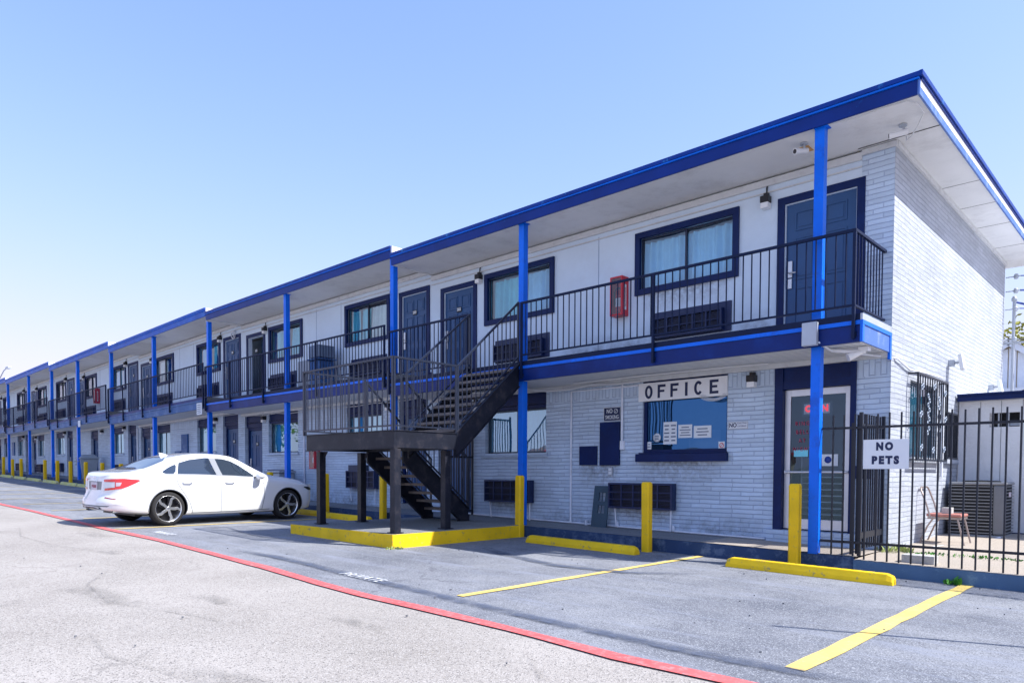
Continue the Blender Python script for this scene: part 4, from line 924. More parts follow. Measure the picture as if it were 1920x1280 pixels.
for x in (-8.2, -6.35, -7.5): b.tube([(x, YW - .03, .27), (x, YW - .03, .36)], .03, 8)
tag(b.build('base_pipe', 'conduit'), 'pale pipe running along the foot of the office brick wall', 'pipe')
wire('eave_cable', [(-11.1, 9.95, 2.88), (-10.2, 10.1, 2.84), (-9.5, 10.2, 2.87), (-9.0, 10.4, 2.80), (-8.5, 10.45, 2.80), (-8.0, 10.5, 2.86), (-7.5, 10.55, 2.83), (-7.0, 10.55, 2.84)], .018, 'cable_white', 'white bundled cable sagging under the balcony between the stairs and the OFFICE sign')
wire('eave_cable', [(-8.2, 10.2, 2.865), (-6.6, 10.2, 2.872), (-5.2, 10.25, 2.872), (-4.6, 10.3, 2.87)], .015, 'cable_white', 'straight white cable under the balcony above the OFFICE sign')
b = MB(); zc = 2.50
for i in range(5):
    rr = .13 + i * .018
    b.tube([(-5.62 + rr * math.cos(t) * 1.2, YW - .05 - i * .006, zc + .02 + rr * .55 * math.sin(t)) for t in [math.pi + j * math.pi / 12 for j in range(13)]], .004, 5)
tag(b.build('cable_coil', 'cable_white'), 'loops of thin white cable hanging below the right end of the OFFICE sign', 'cable')
wire('downpipe', [(-18.3, YW - .03, .3), (-18.3, YW - .03, 2.95)], .022, 'conduit', 'pale pipe on the brick wall left of the stairs beside the lower window', 'pipe')
wire('downpipe', [(-31.4, YW - .03, .7), (-31.4, YW - .03, 3.0)], .03, 'conduit', 'pale pipe down the brick wall beyond the car', 'pipe')
b = MB()
for k in range(1, 5):
    zf = zseg(k)
    pts = []
    x = JN[k] - .1
    while x > JN[k + 1] + .2: pts.append((x, YW - .09, 2.79 + zf(x) + random.uniform(-.03, .03))); x -= .7
    b.tube(pts, .012, 5)
tag(b.build('eave_cable', 'cable_white'), 'long pale cable sagging along the top of the downstairs wall left of the stairs', 'cable')
b = MB(); b.tube([(-22.6 + .12 * math.cos(t), YW - .06, 5.50 + .13 * math.sin(t) + .15) for t in [j * math.pi / 8 for j in range(17)]], .012, 6); b.tube([(-22.62 + .09 * math.cos(t), YW - .08, 5.50 + .10 * math.sin(t) + .15) for t in [j * math.pi / 8 for j in range(17)]], .012, 6)
tag(b.build('cable_coil', 'conduit'), 'coil of grey cable hanging above an upstairs door where the roof steps', 'cable')

# ---------------------------------------------------------------- stairs
ST = empty('metal_staircase', (-10.1, 8.1, .3), 'dark steel U shaped staircase with open treads rising to the balcony', 'staircase')
LX0, LX1, LY0, LY1, LZ = -11.42, -8.86, 6.66, 7.93, 1.88
b = MB(); b.box(LX0 + .02, LX1 - .02, LY0 + .02, LY1 - .02, LZ - .06, LZ); b.build('landing', 'tread', ST)
b = MB(); H1, H0 = LZ + .0, LZ - .26
def chan(b, x0, x1, y0, y1):  # channel beam box with flanges
    b.box(x0, x1, y0, y1, H0, H1)
    b.box(x0 - .012, x1 + .012, y0 - .012, y1 + .012, H1 + .001, H1 + .014); b.box(x0 - .012, x1 + .012, y0 - .012, y1 + .012, H0 - .014, H0 - .001)
chan(b, LX0, LX1, LY0, LY0 + .05); b.box(LX1 - .05, LX1, LY0 + .052, LY1, H0, H1); b.box(LX1 - .05, LX1 + .012, LY0 + .065, LY1, H1 + .001, H1 + .014); b.box(LX0, LX0 + .05, LY0 + .052, LY1, H0, H1); b.box(LX0 + .052, LX1 - .052, LY1 - .05, LY1, H0, H1)
b.build('landing_frame', 'stair_steel', ST, bevel=.002)
for (px, py) in ((LX1 - .05, LY0 + .06), (LX0 + .02, LY0 + .28), (LX0 + .02, LY1 - .12), (LX1 - .15, LY1 - .10)):
    gz = .305
    b = MB(); b.box(px - .06, px + .06, py - .06, py + .06, gz + .012, H0 - .015); b.box(px - .10, px + .10, py - .09, py + .09, gz, gz + .012)
    b.add([(px + .06, py, H0 - .015), (px + .22, py, H0 - .015), (px + .06, py, H0 - .2), (px + .06, py + .01, H0 - .2), (px + .22, py + .01, H0 - .015), (px + .06, py + .01, H0 - .015)], [(0, 1, 2), (5, 4, 3), (0, 5, 4, 1), (1, 4, 3, 2)]) if px < -10 else None
    b.build('leg', 'stair_steel', ST, bevel=.003)
def stringer(x, ya, za, yb, zb_, dpt=.30, t=.045):
    d = Vector((0, yb - ya, zb_ - za)).normalized(); nrm = Vector((0, -d.z, d.y)) if d.y > 0 else Vector((0, d.z, -d.y))
    if nrm.z < 0: nrm = -nrm
    a = Vector((x, ya, za)); c = Vector((x, yb, zb_)); b = MB()
    # vertical-cut ends
    h = dpt / abs(d.y)
    for s_ in (0,):
        v = [(x - t / 2, ya, za), (x + t / 2, ya, za), (x + t / 2, yb, zb_), (x - t / 2, yb, zb_), (x - t / 2, ya, za - h), (x + t / 2, ya, za - h), (x + t / 2, yb, zb_ - h), (x - t / 2, yb, zb_ - h)]
        b.add(v, [(0, 1, 2, 3), (7, 6, 5, 4), (0, 3, 7, 4), (1, 5, 6, 2), (0, 4, 5, 1), (3, 2, 6, 7)])
    # flange top and bottom
    for zz, tt in ((.001, .014), (-h - .015, .014)):
        v = [(x - t / 2 - .0, ya, za + zz), (x + t / 2 + .03, ya, za + zz), (x + t / 2 + .03, yb, zb_ + zz), (x - t / 2, yb, zb_ + zz)]
        b.add(v + [(p[0], p[1], p[2] + tt) for p in v], [(0, 3, 2, 1), (4, 5, 6, 7), (0, 1, 5, 4), (1, 2, 6, 5), (2, 3, 7, 6), (3, 0, 4, 7)])
    return b.build('stringer', 'stair_steel', ST)
UY0, UZ0, UY1, UZ1 = LY1, LZ + .02, 9.44, 3.20
stringer(LX1 - .02, UY0, UZ0, UY1, UZ1); stringer(-10.14, UY0, UZ0, UY1, UZ1)
LYe, LZe = 9.52, .50
stringer(-10.30, LY1, LZ - .06, LYe, LZe + .03); stringer(LX0 + .02, LY1, LZ - .06, LYe, LZe + .03)
for sx in (-10.30, LX0 + .02):
    b = MB(); b.box(sx - .022, sx + .022, LYe - .26, LYe + .03, .30, .42); b.build('stringer_foot', 'stair_steel', ST)
n = 8
for i in range(n):
    t = (i + .6) / n; y = lin(UY0, UY1, t); z = lin(UZ0, UZ1, t) - .03
    b = MB(); b.box(-10.115, LX1 - .045, y - .13, y + .13, z - .05, z); b.build('tread', 'tread', ST, bevel=.004)
n = 8
for i in range(n):
    t = (i + .55) / n; y = lin(LY1, LYe, t); z = lin(LZ - .06, LZe, t) - .04
    b = MB(); b.box(LX0 + .045, -10.325, y - .13, y + .13, z - .05, z); b.build('tread', 'tread', ST, bevel=.004)
# rails
def srail(p0, p1, base0, base1, n, name='railing', m='rail_metal', r=.018, ends=True, foot=.08):
    """top rail p0->p1, bottom rail base0->base1, n balusters"""
    b = MB(); p0, p1, q0, q1 = map(Vector, (p0, p1, base0, base1))
    b.bar(p0, p1, .036, .03); o = b.build(name, m, ST)
    b = MB(); b.bar(q0, q1, .03, .024); b.build('bottom_rail', m, o)
    q = MB()
    for i in range(1, n):
        t = i / n; a = p0.lerp(p1, t); c = q0.lerp(q1, t); q.bar(a, c, .014, .014, (0, 1, 0))
    q.build('balusters', m, o)
    if ends:
        for a, c in ((p0, q0), (p1, q1)):
            q = MB(); q.bar(a + Vector((0, 0, .015)), c - Vector((0, 0, foot)), .034, .034, (0, 1, 0)); q.build('stanchion', m, o)
RT = LZ + 1.12
srail((LX1 - .01, LY0 - .02, RT), (LX0 - .04, LY0 - .02, RT), (LX1 - .01, LY0 - .02, LZ + .08), (LX0 - .04, LY0 - .02, LZ + .08), 20)
srail((LX1 + .0, LY0 + .0, RT), (LX1, LY1, RT), (LX1, LY0 + .0, LZ + .08), (LX1, LY1, LZ + .08), 10)
srail((LX0 - .03, LY0, RT), (LX0 - .03, LY1, RT), (LX0 - .03, LY0, LZ + .08), (LX0 - .03, LY1, LZ + .08), 10)
srail((LX1, LY1 + .03, RT), (LX1, 9.42, 4.29), (LX1, LY1 + .03, LZ + .14), (LX1, 9.42, 3.32), 14, ends=True)
srail((-10.14, LY1 - .03, RT), (-10.14, 9.42, 4.27), (-10.14, LY1 - .03, LZ + .14), (-10.14, 9.42, 3.32), 13, m='rail_metal')
for xx in (-10.30, LX0 + .0):
    srail((xx, LY1 + .0, RT - .05), (xx, LYe, LZe + 1.02), (xx, LY1 + .0, LZ + .02), (xx, LYe, LZe + .14), 13, foot=.12)
# dark iron gate standing beside the foot of the stairs
GT = empty('iron_gate', (-11.2, 10.1, .3), 'black iron picket gate between the brick wall and the foot of the stairs', 'gate')
b = MB(); gx = -11.30
b.box(gx - .02, gx + .02, 9.72, 9.76, .33, 2.50); b.box(gx - .02, gx + .02, 10.56, 10.60, .33, 2.50); b.box(gx - .015, gx + .015, 9.76, 10.56, .40, .44); b.box(gx - .015, gx + .015, 9.76, 10.56, 2.40, 2.44); b.box(gx - .015, gx + .015, 9.76, 10.56, 1.55, 1.59)
b.build('frame', 'wire_iron', GT)
b = MB()
for i in range(1, 11): b.box(gx - .008, gx + .008, 9.76 + i * .073 - .008, 9.76 + i * .073 + .008, .44, 2.40)
b.build('pickets', 'wire_iron', GT)
b = MB(); b.box(gx - .012, gx + .012, 9.80, 9.9, 1.25, 1.55); b.build('lock', 'alu', GT)

# ---------------------------------------------------------------- bollards and wheel stops
def make_bollard():
    b = MB(); r = .068; c = .022
    oct_ = [(r, -r + c), (r, r - c), (r - c, r), (-r + c, r), (-r, r - c), (-r, -r + c), (-r + c, -r), (r - c, -r)]
    vs = [(x, y, -.05) for x, y in oct_] + [(x, y, .985) for x, y in oct_] + [(x * .8, y * .8, 1.01) for x, y in oct_]
    fs = [(i, (i + 1) % 8, 8 + (i + 1) % 8, 8 + i) for i in range(8)] + [(8 + i, 8 + (i + 1) % 8, 16 + (i + 1) % 8, 16 + i) for i in range(8)] + [tuple(range(16, 24))]
    b.add(vs, fs); return b.build('bollard', 'yellow')
bo = make_bollard(); tag(bo, 'x', 'bollard', 'yellow bollards along the walkway')
BP = [(-3.80, 9.40, 1.10, 'yellow bollard right beside the rightmost blue post, behind the big wheel stop'), (-6.08, 9.38, 1.06, 'yellow bollard in front of the office air conditioner'), (-8.85, 9.46, 1.10, 'yellow bollard in front of the blue post at the right end of the yellow kerb'),
      (-12.94, 9.42, 1.02, 'yellow bollard seen through the stair legs, right one of two'), (-15.26, 9.42, 1.01, 'yellow bollard just right of the car nose, left of the stair landing legs'), (-18.05, 9.42, .98, 'yellow bollard showing its top above the car bonnet'),
      (-29.7, 9.42, 1.0, 'yellow bollard showing its top above the car rear window'), (-31.9, 9.42, 1.0, 'yellow bollard just behind the car boot'), (-34.05, 9.42, 1.0, 'yellow bollard left of the car, first one fully clear of it'),
      (-36.25, 9.42, 1.0, 'yellow bollard in front of the grey wheeled bin'), (-38.3, 9.42, 1.0, 'yellow bollard just left of the grey wheeled bin'), (-40.45, 9.42, 1.0, 'yellow bollard second to the left of the grey bin'),
      (-45.1, 9.42, 1.0, 'upright yellow bollard third to the left of the grey bin'), (-47.0, 9.42, .95, 'yellow bollard fourth to the left of the grey bin'), (-49.2, 9.42, 1.05, 'leaning yellow bollard near the far left'), (-53.5, 9.42, 1.0, 'farthest yellow bollard at the left edge')]
for i, (x, y, h, lab) in enumerate(BP):
    o = bo if i == 0 else bo.copy()
    if i: COL.objects.link(o)
    o.location = (x, y, g(x)); o.scale = (1, 1, h / 1.0); o.rotation_euler = (R(random.uniform(-.6, .6)), R(random.uniform(-.8, .5)), 0); o['label'] = lab
    if 'leaning' in lab: o.rotation_euler = (0, R(5), 0)
def make_stop(worn):
    b = MB(); L = 1.05; prof = [(-.085, 0), (-.08, .05), (-.05, .125), (.05, .125), (.08, .05), (.085, 0)]
    vs = []
    st = [(-1, .55), (-.985, .8), (-.93, 1), (.93, 1), (.985, .8), (1, .55)]
    rr = random.Random(5)
    for s_, k in st:
        for y, z in prof: vs.append((s_ * L, y * (.8 + .2 * k), z * k))
    n = len(prof); fs = [(i * n + j, i * n + j + 1, (i + 1) * n + j + 1, (i + 1) * n + j) for i in range(len(st) - 1) for j in range(n - 1)]
    fs += [tuple(range(n)), tuple((len(st) - 1) * n + j for j in range(n - 1, -1, -1))]
    b.add(vs, fs); return b.build('wheel_stop', 'yellow_worn' if worn else 'yellow_kerb', bevel=.008)
sa = make_stop(False); sb = make_stop(True)
for q in (sa, sb): tag(q, 'x', 'wheel stop', 'concrete wheel stops along the parking row')
STP = [(-3.46, 8.88, .97, 0, 'bright yellow wheel stop in the sun in front of the rightmost blue post'), (-7.05, 8.93, 1.05, 0, 'yellow wheel stop in the shade in front of the office air conditioner'), (-14.0, 9.1, 1.0, 0, 'yellow wheel stop behind the stair legs'), (-16.2, 9.2, 1., 0, 'yellow wheel stop under the nose of the white car'),
       (-32.3, 8.95, .95, 1, 'pale worn wheel stop just behind the car boot'), (-34.65, 8.95, 1.0, 1, 'pale worn wheel stop in front of the grey wheeled bin'), (-37.5, 8.95, 1.05, 1, 'pale worn wheel stop just left of the grey wheeled bin'), (-40.4, 8.95, 1.1, 1, 'pale worn wheel stop second to the left of the bin'),
       (-43.1, 8.95, 1.0, 1, 'pale worn wheel stop third to the left of the bin'), (-46.0, 8.95, 1.1, 1, 'pale worn wheel stop fourth to the left of the bin'), (-49.0, 8.95, 1.1, 1, 'pale worn wheel stop fifth to the left of the bin'), (-52.0, 8.95, 1.1, 1, 'farthest pale wheel stop at the left edge'), (.02, 9.0, 1.0, 0, 'yellow wheel stop at the right edge below the fence')]
u0 = u1 = True
for x, y, s_, wn, lab in STP:
    if wn: o = sb if u1 else sb.copy(); lk = not u1; u1 = False
    else: o = sa if u0 else sa.copy(); lk = not u0; u0 = False
    if lk: COL.objects.link(o)
    o.location = (x, y, g(x) - .003); o.scale = (s_, 1, 1); o.rotation_euler = (0, -math.atan(-.0155) * (1 if x > -16 else 1.47), R(random.uniform(-1, 1))); o['label'] = lab

# ---------------------------------------------------------------- fence, gate, NO PETS sign
FE = empty('iron_fence', (-1, 9.62, .2), 'black iron picket fence along the kerb right of the rightmost blue post', 'fence')
b = MB(); b.box(-3.55, 3.2, 9.605, 9.635, 1.82, 1.85); b.box(-3.55, 3.2, 9.605, 9.635, .355, .385); b.build('rail', 'wire_iron', FE)
x = -3.40; k = 0
while x < 1.0:
    b = MB(); gz = g(x) + .175
    b.box(x - .009, x + .009, 9.584, 9.604, gz, 2.0 + random.uniform(-.006, .006)); b.build('picket', 'wire_iron', FE); x += .134
GA = empty('fence_gate', (-3.1, 10.1, .2), 'black iron gate standing between the picket fence and the corner of the motel', 'gate')
b = MB(); gx = -3.08
for yy in (9.66, 10.56): b.box(gx - .02, gx + .02, yy - .02, yy + .02, .2, 2.03)
b.box(gx - .012, gx + .012, 9.68, 10.54, 1.86, 1.89); b.box(gx - .012, gx + .012, 9.68, 10.54, .42, .50); b.build('frame', 'wire_iron', GA)
b = MB()
for i in range(1, 10): b.box(gx - .024, gx - .006, 9.66 + i * .09 - .009, 9.66 + i * .09 + .009, .28, 2.02)
b.build('pickets', 'wire_iron', GA)
b = MB(); b.box(gx - .05, gx - .026, 9.66, 9.69, .22, 2.0); b.box(-3.19, -3.16, 9.64, 9.67, .21, 1.9); b.build('latch_post', 'wire_iron', GA)
NP = empty('no_pets_sign', (-2.75, 9.56, 1.5), 'white NO PETS sign hanging on the iron picket fence', 'sign')
b = MB(); b.box(-3.02, -2.50, 9.566, 9.576, 1.31, 1.675); b.build('board', 'sign_white', NP)
text('lettering', 'NO', .125, FM(-2.775, 9.5645, 1.585), 'sign_letter', NP, ext=.0006, bold=.009, wide=.85, track=1.4)
text('lettering', 'PETS', .125, FM(-2.765, 9.5645, 1.415), 'sign_letter', NP, ext=.0006, bold=.009, wide=.92, track=1.4)

# ---------------------------------------------------------------- side yard
yz = g(-2.5) + .17
WG = empty('window_grille', (XG + .1, 12.3, 1.4), 'iron security grille with white scroll ornaments over the gable window', 'grille')
b = MB(); gy0, gy1, gz0, gz1 = 11.42, 13.14, 1.44, 2.71; gx = XG + .13
b.box(gx - .012, gx + .012, gy0, gy1, gz1 - .03, gz1); b.box(gx - .012, gx + .012, gy0, gy1, gz0, gz0 + .03); b.box(gx - .012, gx + .012, gy0, gy0 + .03, gz0 + .03, gz1 - .03); b.box(gx - .012, gx + .012, gy1 - .03, gy1, gz0 + .03, gz1 - .03)
for yy in (gy0 + .015, gy1 - .015):
    for zz in (gz0 + .015, gz1 - .015): b.box(XG + .001, gx - .012, yy - .01, yy + .01, zz - .01, zz + .01)
b.build('frame', 'wire_iron', WG)
b = MB(); nb = 13
for i in range(1, nb): yy = lin(gy0, gy1, i / nb); b.box(gx - .007, gx + .007, yy - .007, yy + .007, gz0 + .03, gz1 - .03)
b.build('bars', 'wire_iron', WG)
b = MB()
def ring(cy, cz, r, th=.008):
    b.tube([(gx + .02, cy + r * math.cos(t), cz + r * math.sin(t)) for t in [j * math.pi / 6 for j in range(13)]], th, 5)
rr = random.Random(2)
for yy in (11.95, 12.55):
    for j in range(9): ring(yy + (.035 if j % 2 else -.035), 1.86 + j * .068, .032)
for (yy, zz) in ((11.6, 2.5), (11.6, 1.62), (12.9, 2.5), (12.9, 1.62), (12.25, 2.55), (12.25, 1.6), (11.55, 2.1), (12.95, 2.1)): ring(yy - .03, zz, .035); ring(yy + .035, zz + .03, .03)
b.build('ornament', 'grille_light', WG)
BG = empty('window_grille', (XG + .05, 13.9, 1.5), 'plain black barred grille over the small gable window beside the shed', 'grille')
b = MB(); b.box(XG + .03, XG + .05, 13.60, 14.28, 1.50, 1.53); b.box(XG + .03, XG + .05, 13.60, 14.28, 2.25, 2.28); b.build('frame', 'wire_iron', BG)
b = MB()
for i in range(9): b.box(XG + .03, XG + .046, 13.61 + i * .081, 13.625 + i * .081, 1.53, 2.25)
b.build('bars', 'wire_iron', BG)
# shed
SH = empty('shed', (-.5, 14.5, yz), 'low pale panelled shed with flat navy edged roof beside the gable wall', 'shed')
SX0, SX1, SY = XG + .02, 5.0, 14.46
b = MB(); VX0, VX1, VZ0, VZ1 = -2.55, -2.12, 2.05, 2.29
for (a, c, e, f) in ((SX0, VX0, yz - .05, 2.50), (VX1, SX1, yz - .05, 2.50), (VX0, VX1, yz - .05, VZ0), (VX0, VX1, VZ1, 2.50)): b.box(a, c, SY, SY + .08, e, f)
b.box(SX1 - .08, SX1, SY + .081, SY + 3, yz - .05, 2.5); b.build('wall', 'shed_panel', SH)
b = MB(); x = SX0 + .32
while x < SX1:
    b.box(x - .004, x + .004, SY - .003, SY - .0005, yz, 2.49); x += .30
b.build('panel_joint', 'cond_gray', SH)
b = MB(); b.box(SX0, SX1 + .2, SY - .17, SY - .13, 2.50, 2.59); b.box(SX0, SX1 + .2, SY - .19, SY - .13, 2.592, 2.625); b.build('eave', 'navy', SH)
b = MB(); b.box(SX0, SX1 + .2, SY - .129, SY + 3.1, 2.505, 2.60); b.build('roof', 'roof_white', SH)
b = MB(); b.box(VX0, VX1, SY + .3, SY + .32, VZ0 - .1, VZ1 + .1); b.build('vent_inside', 'dark_inside', SH)
b = MB(); b.box(VX0 + .12, VX0 + .14, SY + .02, SY + .04, VZ0, VZ1); b.box(VX0 + .26, VX0 + .28, SY + .02, SY + .04, VZ0, VZ1); b.box(VX0 + .28, VX1, SY + .1, SY + .12, VZ0 + .02, VZ0 + .08); b.build('vent_bars', 'gray_box', SH)
b = MB(); b.box(SX0 + .0, SX1, SY - .012, SY - .001, yz - .02, yz + .12); b.build('skirting', 'navy', SH)
# condenser
CO = empty('ac_condenser', (-2.6, 14.0, .2), 'grey outdoor air conditioner condenser with louvred sides in front of the shed', 'condenser')
cx0, cx1, cy0, cy1, cz0, cz1 = -2.94, -2.16, 13.58, 14.36, .25, 1.12
b = MB(); b.box(cx0 - .06, cx1 + .06, cy0 - .06, cy1 + .06, .15, .215); b.build('pad', 'block_gray', CO)
b = MB(); b.box(cx0 + .02, cx1 - .02, cy0 + .02, cy1 - .02, cz0, cz1 - .03); b.build('coil', 'cond_dark', CO, bevel=.03)
b = MB(); b.box(cx0 - .01, cx1 + .01, cy0 - .01, cy1 + .01, cz1 - .045, cz1); b.box(cx0 + .0, cx1 - .0, cy0, cy1, cz0 - .035, cz0 + .02); b.build('cabinet', 'cond_light', CO, bevel=.02)
b = MB(); b.box(cx1 - .16, cx1 + .002, cy0 - .002, cy0 + .14, cz0 + .021, cz1 - .046); b.build('corner_panel', 'cond_gray', CO, bevel=.03)
b = MB(); n = 15
for j in range(n):
    z = lin(cz0 + .05, cz1 - .07, j / (n - 1))
    b.box(cx0 - .002, cx1 - .162, cy0 - .004, cy0 + .018, z - .006, z + .006); b.box(cx1 - .018, cx1 + .004, cy0 + .142, cy1, z - .006, z + .006); b.box(cx0 - .004, cx0 + .018, cy0, cy1, z - .006, z + .006)
b.build('louvres', 'cond_light', CO)
b = MB(); b.lathe([(0, 0), (.27, 0), (.27, .012), (.25, .02), (0, .03)], Matrix.Translation(((cx0 + cx1) / 2, (cy0 + cy1) / 2, cz1)), 32); b.build('fan_guard', 'cond_dark', CO)
b = MB(); b.box(cx1 + .0045, cx1 + .006, cy0 + .3, cy0 + .5, .88, .96); b.build('sticker', 'plate_pink', CO)
b = MB(); b.tube([(cx1 - .05, cy0 - .01, .23), (cx1 - .2, 13.3, .19), (cx1 - .35, 12.6, .185), (-2.7, 11.6, .185)], .025, 8); tag(b.build('drain_hose', 'conduit'), 'pale drain hose curving over the yard floor from the condenser', 'hose')
# stacking chair without its back pad, side on
CH = empty('metal_chair', (-2.75, 12.3, yz), 'bronze metal chair with a worn reddish seat and open back hoop beside the condenser', 'chair')
cz = yz + .055; ya, yb_ = 12.05, 12.50
b = MB(); b.box(-2.90, -2.44, ya, yb_, cz + .405, cz + .45); b.build('seat', 'chair_seat', CH, bevel=.018)
for v in (ya + .01, yb_ - .01):
    b = MB(); b.tube([(-2.49, v, cz + .39), (-2.40, v, cz)], .013, 8); b.build('leg', 'chair_metal', CH)
    b = MB(); b.tube([(-2.80, v, cz + .39), (-2.88, v, cz + .26), (-2.98, v, cz)], .013, 8); b.build('leg', 'chair_metal', CH)
b = MB(); b.tube([(-2.84, ya, cz + .38), (-2.90, ya, cz + .60), (-2.975, ya, cz + .80), (-2.985, ya + .05, cz + .84), (-2.985, yb_ - .05, cz + .84), (-2.975, yb_, cz + .80), (-2.90, yb_, cz + .60), (-2.84, yb_, cz + .38)], .013, 8); b.build('back_hoop', 'chair_metal', CH)
b = MB(); b.bar((-2.88, ya + .01, cz + .385), (-2.45, ya + .01, cz + .385), .02, .03); b.bar((-2.88, yb_ - .01, cz + .385), (-2.45, yb_ - .01, cz + .385), .02, .03); b.bar((-2.46, ya + .02, cz + .385), (-2.46, yb_ - .02, cz + .385), .02, .03); b.build('seat_frame', 'chair_metal', CH)
b = MB(); b.box(-2.73, -2.60, 12.20, 12.34, cz + .451, cz + .54); tag(b.build('small_box', 'block_gray', bevel=.005), 'small grey box sitting on the reddish chair seat', 'box')
# concrete block, weeds
b = MB(); bx = -2.55; bz = g(bx) + .17
b.box(-2.60, -2.24, 9.72, 9.92, bz, bz + .10); tag(b.build('concrete_block', 'block_gray', bevel=.006), 'pale concrete block lying behind the picket fence', 'block')
def weed(name, cx, cy, z, r, h, n, m, lab, seed, rx=1.):
    rg = random.Random(seed); b = MB()
    for i in range(n):
        a = rg.uniform(0, 2 * math.pi); d = r * math.sqrt(rg.random()); x = cx + d * math.cos(a) * rx; y = cy + d * math.sin(a)
        hh = h * rg.uniform(.4, 1) * (1 - .5 * d / r); tx = x + rg.uniform(-.5, .5) * hh; ty = y + rg.uniform(-.5, .5) * hh; wd = rg.uniform(.008, .022); c, s_ = math.cos(a) * wd, math.sin(a) * wd
        m1 = ((x + tx) / 2, (y + ty) / 2, z + hh * .65)
        b.add([(x - c * .4, y - s_ * .4, z), (x + c * .4, y + s_ * .4, z), (m1[0] + c, m1[1] + s_, m1[2]), (tx, ty, z + hh), (m1[0] - c, m1[1] - s_, m1[2])], [(0, 1, 2, 3, 4)])
    return tag(b.build(name, m, recalc=False), lab, 'weed')
weed('weed_tuft', -1.98 - .0, 9.46, g(-2), .09, .13, 60, 'weed', 'bright green weed growing at the foot of the kerb below the fence', 1)
weed('weed_tuft', -2.98, 10.75, yz, .28, .20, 120, 'dry_weed', 'thin dry weeds at the corner of the gable wall behind the gate', 2)
weed('weed_tuft', -3.7, 9.50, g(-3.7), .3, .07, 80, 'weed', 'low weeds in the kerb joint behind the bright yellow wheel stop', 3, 1.6)
weed('weed_tuft', -8.75, 6.58, g(-8.7), .14, .06, 60, 'dry_weed', 'tiny weeds at the yellow corner of the stair pad', 4)
gr = weed('yard_grass', -2.2, 10.75, yz + .02, .16, .06, 130, 'weed', 'x', 5, 4.5)
gr.pop('label', None); gr['label'] = 'low green weeds along the joint of the yard floor behind the fence'; gr['kind'] = 'stuff'
b = MB(); rg = random.Random(4)
for i in range(7):
    x, y = rg.uniform(-2.2, -1.95), rg.uniform(10.4, 10.55); b.box(x, x + .05, y, y + .03, g(x) + .17, g(x) + .185, Matrix.Rotation(rg.uniform(0, 3), 3, 'Z'))
tag(b.build('dead_leaves', 'rust'), 'few brown dead leaves on the yard floor', 'leaves')['kind'] = 'stuff'

b = MB(); rg = random.Random(9)
for i in range(80):
    x = rg.uniform(-11, 0); y = rg.choice((rg.gauss(9.42, .06), rg.uniform(4.6, 9.3), rg.uniform(1.5, 9.3))); r_ = rg.uniform(.004, .010); z = g(x)
    if -12.1 < x < -8.5 and y > 6.55: continue
    b.box(x - r_, x + r_, y - r_ * .7, y + r_ * .7, z - .004, z + r_, Matrix.Rotation(rg.uniform(0, 3), 3, 'Z'))
tag(b.build('loose_gravel', 'cond_gray'), 'loose grit scattered over the parking bays', 'grit')['kind'] = 'stuff'
# floodlights, cameras, boxes, mast
def flood(name, c, yaw, lab, big=True):
    root = empty(name, c, lab, 'floodlight'); M = Matrix.Translation(c) @ Matrix.Rotation(yaw, 4, 'Z'); b = MB()
    b.prism([(-.09, -.13), (.09, -.13), (.09, .13), (-.09, .13)], M @ Matrix.Translation((.16, 0, 0)) @ Matrix.Rotation(R(80), 4, 'Y') @ Matrix.Rotation(R(90), 4, 'Z'), .06); b.build('head', 'white_paint', root, bevel=.012)
    b = MB(); b.prism([(-.05, -.05), (.05, -.05), (.05, .05), (-.05, .05)], M @ Matrix.Rotation(R(90), 4, 'Y') @ Matrix.Translation((0, 0, .0)), .08); b.tube([M @ Vector((.06, 0, 0)), M @ Vector((.18, 0, .01))], .022, 8); b.build('bracket', 'gray_box', root)
    return root
flood('floodlight', (XG + .001, 13.75, 3.10), 0, 'white rectangular floodlight high on the gable wall above the barred window')
flood('floodlight', (XG + .001, 17.0, 2.98), 0, 'white rectangular floodlight on the gable wall just above the shed roof')
def bullet(name, c, direc, lab):
    root = empty(name, c, lab, 'security camera'); d = Vector(direc).normalized(); c = Vector(c); b = MB()
    e = c + Vector((0, 0, -.10)); b.tube([e - d * .06, e + d * .14], .036, 14); b.tube([e + d * .135, e + d * .16], .040, 14); b.build('body', 'white_paint', root)
    b = MB(); b.tube([e + d * .1601, e + d * .162], .030, 14); b.build('lens', 'black_plastic', root)
    b = MB(); b.tube([c, c + Vector((0, 0, -.02))], .05, 12); b.tube([c + Vector((0, 0, -.02)), e - d * .03], .015, 8); b.build('mount', 'gray_box', root)
bullet('security_camera', (-3.95, 9.85, 5.73), (-.35, -.8, -.2), 'white bullet camera with black lens under the roof edge left of the rightmost post')
bullet('security_camera', (-2.82, 10.2, 5.73), (-.9, -.35, -.12), 'plain white camera under the corner of the roof right of the rightmost post')
b = MB(); x = -3.62; b.box(-3.74, -3.55, 9.355, 9.435, 2.90, 3.20); tag(b.build('junction_box', 'gray_box', bevel=.008), 'grey junction box on the balcony beam at the rightmost blue post', 'box')
o = empty('eave_floodlight', (-3.2, 9.9, 2.85), 'white twin floodlight under the balcony corner beside the rightmost post', 'floodlight')
b = MB(); b.tube([(-3.50, 9.75, 2.87), (-3.30, 9.8, 2.84), (-3.12, 9.9, 2.83)], .025, 8); b.tube([(-3.16, 9.88, 2.83), (-3.30, 9.78, 2.76)], [.03, .055], 12); b.build('head', 'white_paint', o)
b = MB(); b.box(-3.20, -3.08, 9.85, 9.97, 2.84, 2.895); b.build('mount', 'white_paint', o)
